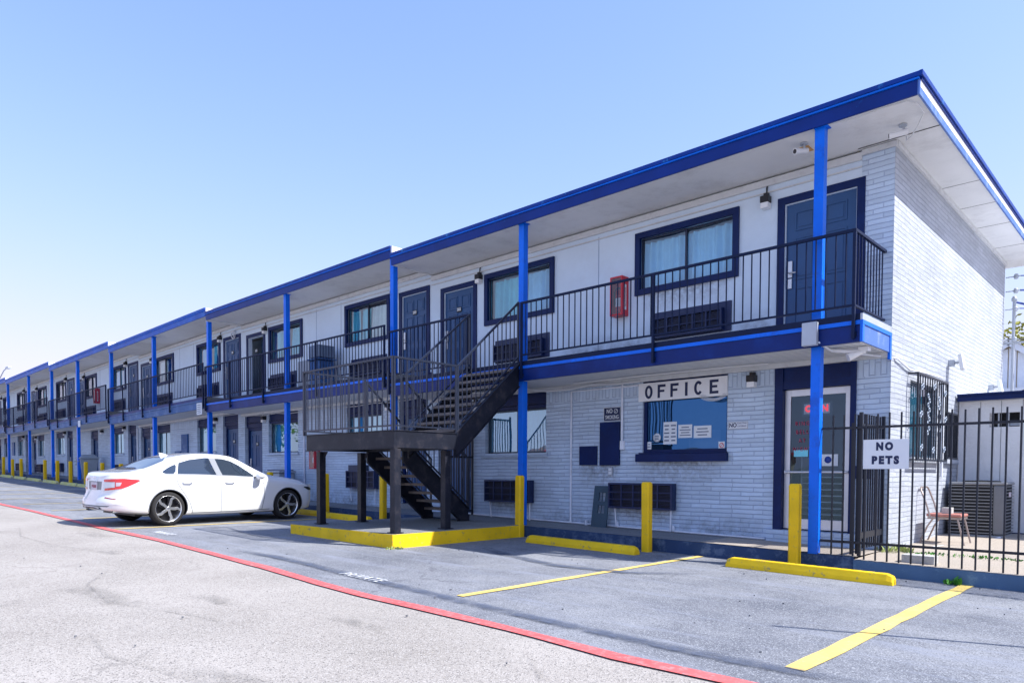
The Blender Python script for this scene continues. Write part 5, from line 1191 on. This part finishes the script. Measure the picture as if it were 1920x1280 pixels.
wire('conduit', [(-3.55, 9.44, 2.94), (-3.50, 9.7, 2.87), (-3.2, 10.5, 2.86), (-3.05, 10.66, 2.85), (XG + .03, 10.8, 2.83), (XG + .03, 11.4, 2.74), (XG + .03, 12.2, 2.78), (XG + .03, 13.2, 2.80)], .014, 'conduit', 'pale conduit running from the rightmost post round the corner onto the gable wall', 'conduit')
wire('conduit', [(XG + .03, 13.25, 2.76), (XG + .03, 13.30, 2.6), (XG + .03, 13.30, 1.2)], .02, 'conduit', 'pale vertical conduit on the gable wall right of the ornamental grille', 'conduit')
wire('roof_cable', [(-3.5, 9.53, 5.72), (-3.2, 9.55, 5.70), (-2.9, 9.54, 5.715), (-2.60, 9.56, 5.715), (-2.52, 9.7, 5.70), (-2.52, 9.95, 5.69), (-2.62, 10.1, 5.62), (-2.72, 10.2, 5.55), (-2.8, 10.3, 5.56), (-2.82, 10.32, 5.70)], .008, 'cable_white', 'thin white cable looping under the roof corner')
# mast and service wires at the back corner
MA = empty('service_mast', (XG + .12, YB + .05, 2.6), 'grey electrical mast rising behind the shed at the back corner of the motel', 'mast')
b = MB(); b.tube([(XG + .16, YB + .1, 2.5), (XG + .16, YB + .1, 4.95)], .03, 8); b.build('pipe', 'gray_box', MA)
b = MB(); b.lathe([(0, 0), (.05, 0), (.055, .05), (.03, .10), (0, .11)], Matrix.Translation((XG + .16, YB + .1, 4.93)), 12); b.build('weatherhead', 'gray_box', MA)
b = MB(); b.box(XG - .05, XG + .6, YB + .04, YB + .08, 4.02, 4.06); b.build('bracket', 'gray_box', MA)
for i, (z, s_) in enumerate(((5.42, 1), (5.12, .3), (4.74, 0), (4.1, -.3))):
    o = empty('insulator', (XG + .05, YB - .02, z), '%s wire insulator at the back corner of the gable wall' % ['topmost', 'second highest', 'third highest', 'lowest'][i], 'insulator')
    b = MB(); b.tube([(XG + .02, YB - .02, z), (XG + .28, YB - .02, z)], .012, 6); b.lathe([(0, 0), (.035, 0), (.045, .03), (.03, .05), (.045, .07), (.03, .10), (0, .10)], Matrix.Translation((XG + .2, YB - .02, z - .05)), 10); b.build('spool', 'gray_box', o)
    wire('service_wire', [(XG + .28, YB - .02, z), (9, 27, z + 2.2 + i * .2)], .02 if i == 1 else .012, 'cable_blue' if i < 3 else 'cable_black', '%s service wire leaving the back corner to the right' % ['topmost', 'second highest, thick blue', 'third highest', 'lowest dark'][i], 'wire', sag=.5 + .15 * i)
wire('service_wire', [(XG + .2, YB + .1, 4.9), (XG + .6, YB + .3, 4.75), (.5, 20.5, 5.3), (9, 27, 7.4)], .022, 'cable_blue', 'thick blue wire drooping from the mast head', 'wire')
wire('service_wire', [(XG + .25, YB + .2, 3.0), (XG + .7, YB + .5, 3.2), (-1.6, YB + 1, 3.75), (.5, YB + 2, 3.9)], .018, 'cable_black', 'black wire curving up from behind the shed roof, left one of two', 'wire')
wire('service_wire', [(XG + .25, YB + .2, 2.8), (XG + .9, YB + .5, 2.95), (-1.45, YB + 1, 3.6), (.5, YB + 2, 3.95)], .018, 'cable_black', 'black wire curving up from behind the shed roof, right one of two', 'wire')

# house behind the yard, tree behind it
HB = empty('back_house', (2, 30, 0), 'pale house gable with vertical white boards behind the shed', 'house')
def gb(x): return x
hx0, hx1, hy = -7.6, -1.9, 30.0; mx = -4.75; ev = 3.7; rz = 5.75
b = MB(); b.add([(hx0, hy, 0), (hx1, hy, 0), (hx1, hy, ev), (mx, hy, rz), (hx0, hy, ev), (hx0, hy + 10, 0), (hx1, hy + 10, 0), (hx1, hy + 10, ev), (mx, hy + 10, rz), (hx0, hy + 10, ev)], [(0, 1, 2, 3, 4), (9, 8, 7, 6, 5), (1, 6, 7, 2), (0, 4, 9, 5)]); b.build('wall', 'tan_wall', HB)
b = MB()
x = mx - 1
while x < hx1 - .1:
    zt = rz - abs(x + .1 - mx) * (rz - ev) / (hx1 - mx)
    if zt > 4.25: b.box(x, x + .21, hy - .05, hy - .002, 4.15, zt - .05)
    x += .25
b.build('gable_boards', 'roof_white', HB)
b = MB(); b.bar((mx, hy - .2, rz + .05), (hx1 + .4, hy - .2, ev - .2), .1, .2); b.bar((mx, hy - .2, rz + .05), (hx0 - .4, hy - .2, ev - .2), .1, .2); b.build('bargeboard', 'roof_white', HB)
b = MB(); b.box(hx0 - .4, hx1 + .4, hy - 1.0, hy - .3, 3.95, 4.15); b.build('lower_eave', 'roof_white', HB)
b = MB(); b.add([(mx, hy - .3, rz + .18), (hx1 + .5, hy - .3, ev - .1), (hx1 + .5, hy + 10, ev - .1), (mx, hy + 10, rz + .18)], [(0, 1, 2, 3)]); b.add([(mx, hy - .3, rz + .18), (hx0 - .5, hy - .3, ev - .1), (hx0 - .5, hy + 10, ev - .1), (mx, hy + 10, rz + .18)], [(3, 2, 1, 0)]); b.build('roof', 'shingle', HB, recalc=False)

def tree(name, x, y, z, h, r, m, lab, seed, nleaf=5200, ls=.16):
    rg = random.Random(seed); root = empty(name, (x, y, z), lab, 'tree')
    b = MB(); b.tube([(x, y, z - .2), (x + .1, y, z + h * .25), (x - .05, y + .1, z + h * .5)], [.22 * h / 8, .16 * h / 8, .10 * h / 8], 10)
    cl = []
    for i in range(16):
        a = rg.uniform(0, 6.28); rr = r * math.sqrt(rg.random()) * .75; zz = z + h * rg.uniform(.42, .88)
        c = Vector((x + rr * math.cos(a), y + rr * math.sin(a), zz)); cl.append((c, r * rg.uniform(.28, .48)))
        s_ = Vector((x, y, z + h * rg.uniform(.25, .45))); b.tube([s_, s_.lerp(c, .5) + Vector((0, 0, .2)), c], [.07 * h / 8, .045 * h / 8, .015], 6)
    b.build('trunk', 'bark', root)
    b = MB()
    for i in range(nleaf):
        c, cr = rg.choice(cl); d = Vector((rg.gauss(0, 1), rg.gauss(0, 1), rg.gauss(0, .8))).normalized() * cr * (rg.random() ** .4) * rg.choice((1, 1, 1, 1.25))
        p = c + d; u = Vector((rg.uniform(-1, 1), rg.uniform(-1, 1), rg.uniform(-.6, .6))).normalized(); v = u.cross(Vector((rg.uniform(-1, 1), rg.uniform(-1, 1), rg.uniform(-1, 1)))).normalized(); s1 = ls * rg.uniform(.6, 1.3)
        b.add([p - u * s1 * .5, p + v * s1 * .28, p + u * s1 * .5, p - v * s1 * .28], [(0, 1, 2, 3)])
    b.build('crown', m, root, recalc=False)
    return root
tree('yellowing_tree', -4.2, 42, 0, 8.9, 3.6, 'leaf_yellow', 'yellow green tree behind the pale house at the right edge', 11, 9000, .26)

# ---------------------------------------------------------------- bins, boxes
def bin_(x, y, rz, lab, h=1.05):
    root = empty('wheeled_bin', (x, y, g(x)), lab, 'bin'); b = MB(); w0, w1 = .26, .36; z = g(x)
    if y > 9.55: z += .2
    def fr(za, zb, a, c): b.add([(x - a, y - a, za), (x + a, y - a, za), (x + a, y + a, za), (x - a, y + a, za), (x - c, y - c, zb), (x + c, y - c, zb), (x + c, y + c, zb), (x - c, y + c, zb)], [(0, 3, 2, 1), (4, 5, 6, 7), (0, 1, 5, 4), (1, 2, 6, 5), (2, 3, 7, 6), (3, 0, 4, 7)])
    fr(z + .03, z + h * .82, w0, w1); b.build('body', 'bin_gray', root, bevel=.02)
    b = MB(); fr(z + h * .82 + .005, z + h * .87, w1 + .03, w1 + .03); fr(z + h * .872, z + h, w1 + .01, w1 - .12); b.build('lid', 'bin_gray', root, bevel=.015)
    b = MB(); b.tube([(x - w1 - .02, y - w1 - .05, z + h * .72), (x + w1 + .02, y - w1 - .05, z + h * .72)], .015, 6); b.tube([(x - w1 - .01, y - w1 - .01, z + h * .60), (x + w1 + .01, y - w1 - .01, z + h * .60)], .012, 6); b.build('handle', 'bin_lid', root)
    for sx in (-1, 1):
        b = MB(); b.lathe([(0, 0), (.09, 0), (.09, .05), (0, .05)], Matrix.Translation((x + sx * (w0 + .03) - .025, y + w0, z + .09)) @ Matrix.Rotation(R(90), 4, 'Y'), 14); b.build('wheel', 'car_black', root)
    return root
bin_(-35.75, 9.95, 0, 'grey wheeled bin standing on the walkway behind a yellow bollard', 1.12)
o = empty('laundry_cart', (-16.9, 10.2, 3.4), 'white and grey cart parked on the balcony behind the railing', 'cart')
z = 3.41
b = MB(); b.box(-17.5, -16.9, 9.95, 10.4, z + .12, z + .78); b.box(-17.5, -16.9, 9.95, 10.4, z, z + .1); b.build('body', 'bin_gray', o, bevel=.02)
b = MB(); b.box(-16.95, -16.35, 9.9, 10.45, z + .74, z + .78); b.box(-16.88, -16.42, 9.95, 10.40, z + .02, z + .72); b.build('drawer_unit', 'beam_gray', o, bevel=.02)
b = MB(); b.box(-16.9, -16.4, 9.93, 10.42, z + .80, z + 1.12); b.build('hamper', 'bin_lid', o, bevel=.02)
o = MB(); xb = -18.4; o.box(xb - .55, xb + .25, 9.75, 10.2, g(xb) + .2, g(xb) + .95); o.box(xb - .6, xb + .3, 9.72, 10.23, g(xb) + .955, g(xb) + 1.02); tag(o.build('storage_box', 'bin_gray', bevel=.02), 'pale lidded box on the walkway behind the car bonnet', 'box')

# ---------------------------------------------------------------- white car
TH = R(5.5); CAR = empty('parked_car', (0, 0, 0), 'white fastback saloon parked nose in beside the stairs', 'car')
KEY = [  # s(y+2.45), top, shoulder z, half width, bottom, roof half width
 (0.00, .96, .88, .26, .37, .20), (.03, .98, .91, .45, .345, .35), (.08, 1.005, .94, .59, .325, .47), (.15, 1.025, .96, .70, .30, .56), (.25, 1.045, .975, .79, .28, .63), (.40, 1.06, .985, .865, .255, .665), (.62, 1.10, .985, .91, .23, .665),
 (.85, 1.175, .985, .925, .21, .64), (1.06, 1.26, .98, .928, .19, .615), (1.30, 1.352, .975, .93, .18, .59), (1.6, 1.415, .97, .93, .175, .575), (1.9, 1.445, .965, .93, .17, .57), (2.2, 1.442, .96, .93, .17, .57), (2.45, 1.422, .955, .93, .17, .57),
 (2.62, 1.385, .95, .93, .17, .575), (2.8, 1.305, .945, .93, .17, .59), (3.0, 1.20, .94, .93, .17, .61), (3.18, 1.10, .93, .93, .17, .65), (3.34, 1.02, .915, .93, .17, .70), (3.52, .985, .89, .93, .17, .73), (3.8, .945, .86, .93, .175, .745),
 (4.1, .895, .80, .918, .18, .73), (4.28, .845, .745, .88, .19, .69), (4.42, .79, .70, .81, .21, .63), (4.52, .73, .65, .72, .24, .56), (4.58, .66, .58, .60, .28, .48)]
def crv(xs_, ys_, x):
    n = len(xs_)
    if x <= xs_[0]: return ys_[0]
    if x >= xs_[-1]: return ys_[-1]
    i = max(j for j in range(n - 1) if xs_[j] <= x)
    def sl(j):
        if j == 0 or j == n - 1: return (ys_[min(j + 1, n - 1)] - ys_[max(j - 1, 0)]) / (xs_[min(j + 1, n - 1)] - xs_[max(j - 1, 0)])
        a = (ys_[j] - ys_[j - 1]) / (xs_[j] - xs_[j - 1]); c = (ys_[j + 1] - ys_[j]) / (xs_[j + 1] - xs_[j])
        return 0 if a * c <= 0 else 2 * a * c / (a + c)
    h = xs_[i + 1] - xs_[i]; t = (x - xs_[i]) / h; m0, m1 = sl(i), sl(i + 1)
    return (2 * t ** 3 - 3 * t * t + 1) * ys_[i] + (t ** 3 - 2 * t * t + t) * h * m0 + (-2 * t ** 3 + 3 * t * t) * ys_[i + 1] + (t ** 3 - t * t) * h * m1
KS = [k[0] for k in KEY]
def sec(s_):
    tp, zb, wd, bt, rr = [crv(KS, [k[i] for k in KEY], s_) for i in range(1, 6)]
    cab = max(0, min(1, (tp - zb - .12) / .25))     # 1 where there is a cabin
    g0 = wd - lin(.09, .075, cab); H = tp - zb
    P = [(0, bt), (wd * .8, bt), (wd - .06, bt + .03), (wd - .02, bt + .12), (wd - .008, .45), (wd - .002, .62), (wd - .008, .78), (wd - .018, zb - .05), (wd - .045, zb - .005),
         (g0, zb + lin(.3, .06, cab) * H), (lin(g0, rr, .30), zb + lin(.55, .30, cab) * H), (lin(g0, rr, .72), zb + lin(.75, .70, cab) * H), (lin(g0, rr, .93), zb + lin(.86, .88, cab) * H), (rr * .9, zb + lin(.92, .965, cab) * H), (rr * .55, zb + .992 * H), (0, tp)]
    out = []
    for i in range(len(P) - 1):
        p0 = P[max(i - 1, 0)] if i else (-P[1][0], P[1][1]); p1, p2 = P[i], P[i + 1]; p3 = P[i + 2] if i + 2 < len(P) else (-P[-2][0], P[-2][1])
        for q in range(3):
            t = q / 3
            f = lambda a, b_, c, d: .5 * ((2 * b_) + (-a + c) * t + (2 * a - 5 * b_ + 4 * c - d) * t * t + (-a + 3 * b_ - 3 * c + d) * t ** 3)
            if i < 2: out.append((lin(p1[0], p2[0], t), lin(p1[1], p2[1], t)))
            else: out.append((f(p0[0], p1[0], p2[0], p3[0]), f(p0[1], p1[1], p2[1], p3[1])))
    out.append(P[-1]); return out
NS = 130; vs = []; SS = []
for i in range(NS + 1):
    u = i / NS; s_ = 4.58 * (u - .08 * math.sin(2 * math.pi * u) / (2 * math.pi) * 1.0); SS.append(s_)
    half = sec(s_); ring_ = [(x, z) for x, z in half] + [(-x, z) for x, z in reversed(half[1:-1])]
    for x, z in ring_:
        # lean the tail: lower bumper sticks out, boot panel recedes
        dy = 0
        if s_ < .5:
            k = (1 - s_ / .5) ** 2; dy = k * (.05 * max(0, (.62 - z)) / .4 * -1 + .0) + k * (.07 if z > .62 else .07 * max(0, (z - .5) / .12))
        vs.append((x, s_ - 2.45 + dy, z))
n = len(ring_); bm = bmesh.new(); V = [bm.verts.new(v) for v in vs]
for i in range(NS):
    for j in range(n):
        f = bm.faces.new((V[i * n + j], V[i * n + (j + 1) % n], V[(i + 1) * n + (j + 1) % n], V[(i + 1) * n + j])); f.smooth = True
bm.faces.new([V[j] for j in range(n)]); bm.faces.new([V[NS * n + j] for j in range(n - 1, -1, -1)])
bmesh.ops.recalc_face_normals(bm, faces=bm.faces)
BV = BVHTree.FromBMesh(bm)
me = bpy.data.meshes.new('body'); bm.to_mesh(me); bm.free(); me.materials.append(MT['car_white']); me.materials.append(MT['car_black'])
body = bpy.data.objects.new('body', me); COL.objects.link(body); body.parent = CAR
AX = (-1.39, 1.32); WR = .335
cut = bmesh.new()
for ay in AX: bmesh.ops.create_cone(cut, cap_ends=True, segments=56, radius1=.375, radius2=.375, depth=3, matrix=Matrix.Translation((0, ay, .335)) @ Matrix.Rotation(R(90), 4, 'Y'))
cm = bpy.data.meshes.new('cut'); cut.to_mesh(cm); cut.free(); cm.materials.append(MT['car_white']); cm.materials.append(MT['car_black'])
for p in cm.polygons: p.material_index = 1
co_ = bpy.data.objects.new('cut', cm); COL.objects.link(co_)
md = body.modifiers.new('b', 'BOOLEAN'); md.object = co_; md.operation = 'DIFFERENCE'; md.solver = 'EXACT'
try: md.material_mode = 'TRANSFER'
except Exception: pass
dg = bpy.context.evaluated_depsgraph_get(); dg.update()
nm = bpy.data.meshes.new_from_object(body.evaluated_get(dg)); body.modifiers.clear(); body.data = nm; nm.name = 'body'; bpy.data.objects.remove(co_)
try: nm.set_sharp_from_angle(angle=R(35))
except Exception: pass
def patch(name, poly, axis, m, parent=CAR, off=.004, side=1, sub=3, gr=.03):
    """poly in (y,z) for axis x; in (x,z) for axis y (rear); in (x,y) for axis z (top)"""
    xs0 = [p[0] for p in poly]; ys0 = [p[1] for p in poly]
    bm = bmesh.new()
    if axis == 'x': vv = [bm.verts.new((0, a, b_)) for a, b_ in poly]
    elif axis in 'yc': vv = [bm.verts.new((a, 0, b_)) for a, b_ in poly]
    else: vv = [bm.verts.new((a, b_, 0)) for a, b_ in poly]
    bm.faces.new(vv)
    i0, i1 = {'x': (1, 2), 'y': (0, 2), 'c': (0, 2), 'z': (0, 1)}[axis]
    for ii in (i0, i1):
        lo = min(v.co[ii] for v in bm.verts); hi = max(v.co[ii] for v in bm.verts); t = lo + gr
        while t < hi:
            co = [0, 0, 0]; co[ii] = t; no = [0, 0, 0]; no[ii] = 1
            bmesh.ops.bisect_plane(bm, geom=bm.verts[:] + bm.edges[:] + bm.faces[:], plane_co=co, plane_no=no); t += gr
    for v in bm.verts:
        if axis == 'x': o_, d = Vector((side * 3, v.co.y, v.co.z)), Vector((-side, 0, 0))
        elif axis == 'y': o_, d = Vector((v.co.x, -5, v.co.z)), Vector((0, 1, 0))
        elif axis == 'c':
            k = .70711; u, z_ = v.co.x, v.co.z; d = Vector((-side * k, k, 0)); o_ = Vector((side * k * u, k * u, z_)) - d * (4)
        else: o_, d = Vector((v.co.x, v.co.y, 4)), Vector((0, 0, -1))
        h = BV.ray_cast(o_, d)
        if h[0] is None: h = BV.find_nearest(o_ + d * (2.2 if axis == 'x' else 2.6))
        nn = h[1]; 
        if nn.dot(d) > 0: nn = -nn
        v.co = h[0] + nn * off
    for f in bm.faces: f.smooth = True
    bmesh.ops.recalc_face_normals(bm, faces=bm.faces)
    me = bpy.data.meshes.new(name); bm.to_mesh(me); bm.free(); me.materials.append(MT[m])
    o = bpy.data.objects.new(name, me); COL.objects.link(o); o.parent = parent; return o
def smoothpoly(P, k=2):
    for _ in range(k):
        Q = []
        for i in range(len(P)):
            a, c = P[i], P[(i + 1) % len(P)]; Q += [(lin(a[0], c[0], .22), lin(a[1], c[1], .22)), (lin(a[0], c[0], .78), lin(a[1], c[1], .78))]
        P = Q
    return P
mat('car_glass_s', (.055, .08, .12), .04, .5, spec=1.0, coat=.6)
mat('pillar', (.30, .32, .35), .12, coat=1.)
WIN = {'q': [(-1.50, 1.045), (-1.28, 1.16), (-1.13, 1.215), (-1.215, 1.02), (-1.42, 1.02)], 'r': [(-1.175, 1.02), (-1.08, 1.235), (-.85, 1.30), (-.52, 1.345), (-.42, 1.345), (-.36, 1.0)],
       'f': [(-.23, .99), (-.285, 1.335), (-.12, 1.33), (.06, 1.285), (.24, 1.19), (.40, 1.07), (.50, .975), (.46, .958)]}
for sd_ in (1, -1):
    for kx in WIN: patch('window', WIN[kx] if kx != 'q' else smoothpoly(WIN[kx], 1), 'x', 'car_glass_s', side=sd_)
    patch('pillar_trim', [(-.355, 1.0), (-.415, 1.345), (-.285, 1.345), (-.205, .997)], 'x', 'pillar', side=sd_, off=.003)
patch('rear_window', smoothpoly([(-.60, -1.88), (.60, -1.88), (.52, -1.16), (-.52, -1.16)], 1), 'z', 'car_glass_s', off=.004, gr=.06)
patch('windscreen', smoothpoly([(-.62, .84), (.62, .84), (.50, .22), (-.50, .22)], 1), 'z', 'car_glass_s', off=.004, gr=.06)
for s_ in (1, -1):
    P = lambda q: [(s_ * a, b_) for a, b_ in q]
    patch('taillight', [(-1.40, .855), (-1.41, .90), (-1.20, .915), (-.98, .925), (-.76, .905), (-.73, .89), (-.80, .84), (-.92, .775), (-1.02, .735), (-1.20, .71), (-1.39, .69), (-1.39, .73), (-1.22, .748), (-1.15, .755), (-1.15, .86)], 'c', 'tail_red', side=s_, off=.006)
    patch('lamp_insert', [(-1.39, .735), (-1.155, .76), (-1.155, .855), (-1.40, .85)], 'c', 'white_paint', side=s_, off=.003)
    patch('lamp_insert', [(-1.13, .775), (-1.05, .785), (-1.02, .85), (-1.13, .85)], 'c', 'plate_pink', side=s_, off=.009)
    patch('reflector', P([(.46, .55), (.70, .525), (.70, .54), (.46, .57)]), 'y', 'tail_dark', off=.004)
patch('bumper_trim', [(-.55, .385), (.55, .385), (.60, .405), (-.60, .405)], 'y', 'car_seam', off=.003)
patch('plate_recess', [(-.27, .70), (.27, .70), (.30, .86), (-.30, .86)], 'y', 'cond_light', off=.002)
pb = patch('number_plate', [(-.155, .70), (.155, .70), (.155, .84), (-.155, .84)], 'y', 'plate_pink', off=.010)
patch('print', [(-.12, .735), (-.02, .735), (-.02, .79), (-.12, .79)], 'y', 'plate_ink', parent=pb, off=.012); patch('print', [(.02, .735), (.12, .735), (.12, .79), (.02, .79)], 'y', 'plate_ink', parent=pb, off=.012)
# emblem
eb = patch('emblem', [(-.05, .895), (-.035, .895), (-.03, .925), (.03, .925), (.035, .895), (.05, .895), (.042, .965), (.028, .965), (.03, .937), (-.03, .937), (-.028, .965), (-.042, .965)], 'y', 'chrome', off=.012, gr=.2)
# seams as slim dark strips
def strip_(name, pts, axis, wd, m, side=1, off=.003, parent=CAR):
    P = []
    for i, (a, b_) in enumerate(pts):
        p, q = pts[max(i - 1, 0)], pts[min(i + 1, len(pts) - 1)]; d = Vector((q[0] - p[0], q[1] - p[1])).normalized(); P.append(((a - d.y * wd / 2, b_ + d.x * wd / 2), (a + d.y * wd / 2, b_ - d.x * wd / 2)))
    poly = [a for a, _ in P] + [c for _, c in reversed(P)]
    return patch(name, poly, axis, m, parent, off, side, gr=.06)
for sd_ in (1, -1):
    strip_('door_seam', [(-.275, .99), (-.285, .8), (-.30, .5), (-.29, .24)], 'x', .010, 'car_seam', sd_)
    strip_('door_seam', [(-1.245, 1.0), (-1.21, .82), (-1.08, .62), (-.97, .45), (-.90, .24)], 'x', .010, 'car_seam', sd_)
    strip_('door_seam', [(.64, .925), (.70, .8), (.72, .55), (.66, .25)], 'x', .010, 'car_seam', sd_)
    strip_('sill_line', [(-.93, .235), (0, .235), (.85, .25)], 'x', .012, 'car_seam', sd_)
    strip_('belt_trim', [(-1.45, 1.012), (-.8, 1.004), (0, .975), (.46, .95)], 'x', .014, 'pillar', sd_, .006)
    for y0 in (-1.02, -.10):
        b = MB(); b.tube([(sd_ * .925, y0 - .10, .845), (sd_ * .955, y0 - .07, .85), (sd_ * .958, y0 + .07, .85), (sd_ * .925, y0 + .10, .845)], .013, 8); b.build('door_handle', 'car_white', CAR)
    b = MB(); b.lathe([(0, -.11), (.055, -.10), (.085, -.05), (.09, .0), (.085, .04), (0, .05)], Matrix.Translation((sd_ * 1.02, .53, .975)) @ Matrix.Rotation(R(90), 4, 'X') @ Matrix.Diagonal((1.25, .85, 1, 1)), 20); b.build('mirror', 'car_white', CAR)
    b = MB(); b.bar((sd_ * .86, .50, .945), (sd_ * .97, .52, .955), .05, .03); b.build('mirror_stalk', 'car_black', CAR)
    # arch lips
    for ay in AX:
        b = MB(); pts = []
        for j in range(25):
            t = R(-8 + j * 196 / 24); yy, zz = ay + .377 * math.cos(t), .335 + .377 * math.sin(t)
            h = BV.ray_cast(Vector((sd_ * 3, yy, zz)), Vector((-sd_, 0, 0)))
            if h[0] is not None: pts.append(Vector((h[0].x, yy, zz)))
        if len(pts) > 2: b.tube(pts, .010, 6); b.build('arch_lip', 'car_seam' , CAR)
    patch('headlight', smoothpoly([(1.70, .735), (1.95, .72), (2.10, .66), (1.92, .64)], 1), 'x', 'car_black', side=sd_, off=.004)
# fin antenna, boot spoiler line, exhausts, underbody
b = MB(); b.add([(-.02, -1.12, 1.30), (.02, -1.12, 1.30), (0, -1.15, 1.44), (-.025, -.90, 1.37), (.025, -.90, 1.37), (0, -1.08, 1.43)], [(0, 1, 2), (0, 2, 5, 3), (1, 4, 5, 2), (3, 5, 4), (0, 3, 4, 1)]); b.build('antenna', 'car_white', CAR)
for s_ in (1, -1):
    b = MB(); b.tube([(s_ * .56, -2.31, .305), (s_ * .56, -2.10, .31)], .048, 16); b.build('exhaust', 'chrome', CAR)
    b = MB(); b.tube([(s_ * .56, -2.315, .305), (s_ * .56, -2.312, .305)], .038, 16); b.build('exhaust_bore', 'car_black', CAR)
patch('diffuser', [(-.42, .345), (.42, .345), (.38, .375), (-.38, .375)], 'y', 'car_black', off=.004)
b = MB(); b.box(-.70, .70, -1.95, 1.95, .20, .30); b.build('underbody', 'car_black', CAR)
b = MB()
for ay in AX: b.box(-.62, .62, ay - .36, ay + .36, .2, .66)
b.build('wheel_well', 'car_black', CAR)
def wheel(x, y, sd_):
    M = Matrix.Translation((x, y, WR)) @ Matrix.Rotation(R(90) * sd_, 4, 'Y')
    T = MB(); hw = .112
    T.lathe([(.252, -hw + .01), (.262, -hw), (.30, -hw - .004), (.322, -hw + .012), (.335, -hw + .035), (.336, 0), (.335, hw - .035), (.322, hw - .012), (.30, hw + .004), (.262, hw), (.252, hw - .01)], M, 48); ty = T.build('wheel', 'tyre', CAR)
    b = MB(); b.lathe([(.253, hw - .01), (.262, hw - .001), (.254, hw - .003), (.242, hw - .03), (.238, 0), (.238, -hw + .02)], M, 48); b.build('rim_lip', 'rim_silver', ty)
    b = MB(); b.lathe([(0, .02), (.24, .02)], M, 40); b.build('brake_disc', 'rim_black', ty)
    b = MB(); d0 = hw - .035
    for k in range(5):
        a = R(72 * k + 18); rot = Matrix.Rotation(a, 4, 'Z')
        b.prism([(.02, -.024), (.13, -.034), (.18, -.022), (.240, -.060), (.247, -.014), (.19, .024), (.12, .020), (.02, .024)], M @ rot @ Matrix.Translation((0, 0, d0)), .022)
    b.lathe([(0, d0 + .026), (.035, d0 + .026), (.045, d0 + .018), (.05, d0)], M, 24); b.build('spokes', 'rim_silver', ty, bevel=.002)
    b = MB()
    for k in range(5):
        a = R(72 * k + 18); rot = Matrix.Rotation(a, 4, 'Z')
        b.prism([(.05, .024), (.12, .024), (.18, .028), (.224, .055), (.216, .085), (.15, .055), (.06, .04)], M @ rot @ Matrix.Translation((0, 0, d0 - .012)), .02)
    b.build('spoke_fill', 'rim_black', ty)
for ay in AX:
    for sd_ in (1, -1): wheel(sd_ * .80, ay, sd_)
CAR.location = (-15.63, 6.78, g(-15.63)); CAR.rotation_euler = (0, math.atan(.0155), TH)

# ---------------------------------------------------------------- far left street lamp, pole beside the viewer, things across the lot
SL = empty('street_lamp', (-63, 12.8, 1.2), 'thin street lamp arm above the roofs at the far left', 'street lamp')
b = MB(); b.tube([(-64.5, 12.2, 1), (-64.5, 12.2, 8.3)], .08, 8); b.build('pole', 'gray_box', SL)
b = MB(); b.tube([(-64.5, 12.2, 8.0), (-63, 12.2, 8.5), (-61.9, 12.2, 8.62)], .045, 6); b.build('arm', 'gray_box', SL)
b = MB(); b.box(-62.1, -61.3, 12.1, 12.35, 8.52, 8.66); b.build('lamp_head', 'gray_box', SL, bevel=.03)
b = MB(); b.tube([(.55, 7.15, -.1), (.55, 7.15, 3.75)], .022, 8); tag(b.build('sign_pole', 'gray_box'), 'thin steel pole just outside the right edge whose shadow crosses the yellow line', 'pole')

AC_ = empty('restaurant_building', (-32, -22, 0), 'low tan building with a red roof band across the lot, seen only in window reflections', 'building')
b = MB(); b.box(-50, -23, -36, -26, -.1, 2.5); b.build('wall', 'tan_wall', AC_)
b = MB(); b.box(-50.6, -22.4, -36.6, -25.4, 2.5, 2.72); b.build('roof_band', 'red_paint', AC_)
b = MB(); b.box(-49, -24, -35, -27, 2.72, 3.2); b.build('roof', 'shingle', AC_)
b = MB()
for i in range(6): b.box(-48 + i * 4.2, -45.8 + i * 4.2, -26.02, -25.98, .8, 2.0)
b.build('window', 'car_glass_s', AC_)
tree('street_tree', -56, -6, .9, 9, 4.2, 'leaf_green', 'large green tree across the lot seen in the downstairs windows, nearer one', 21, 4500, .34)
tree('street_tree', -64, -10, .9, 10, 4.6, 'leaf_green', 'large green tree across the lot seen in the downstairs windows, farther one', 22, 4500, .34)
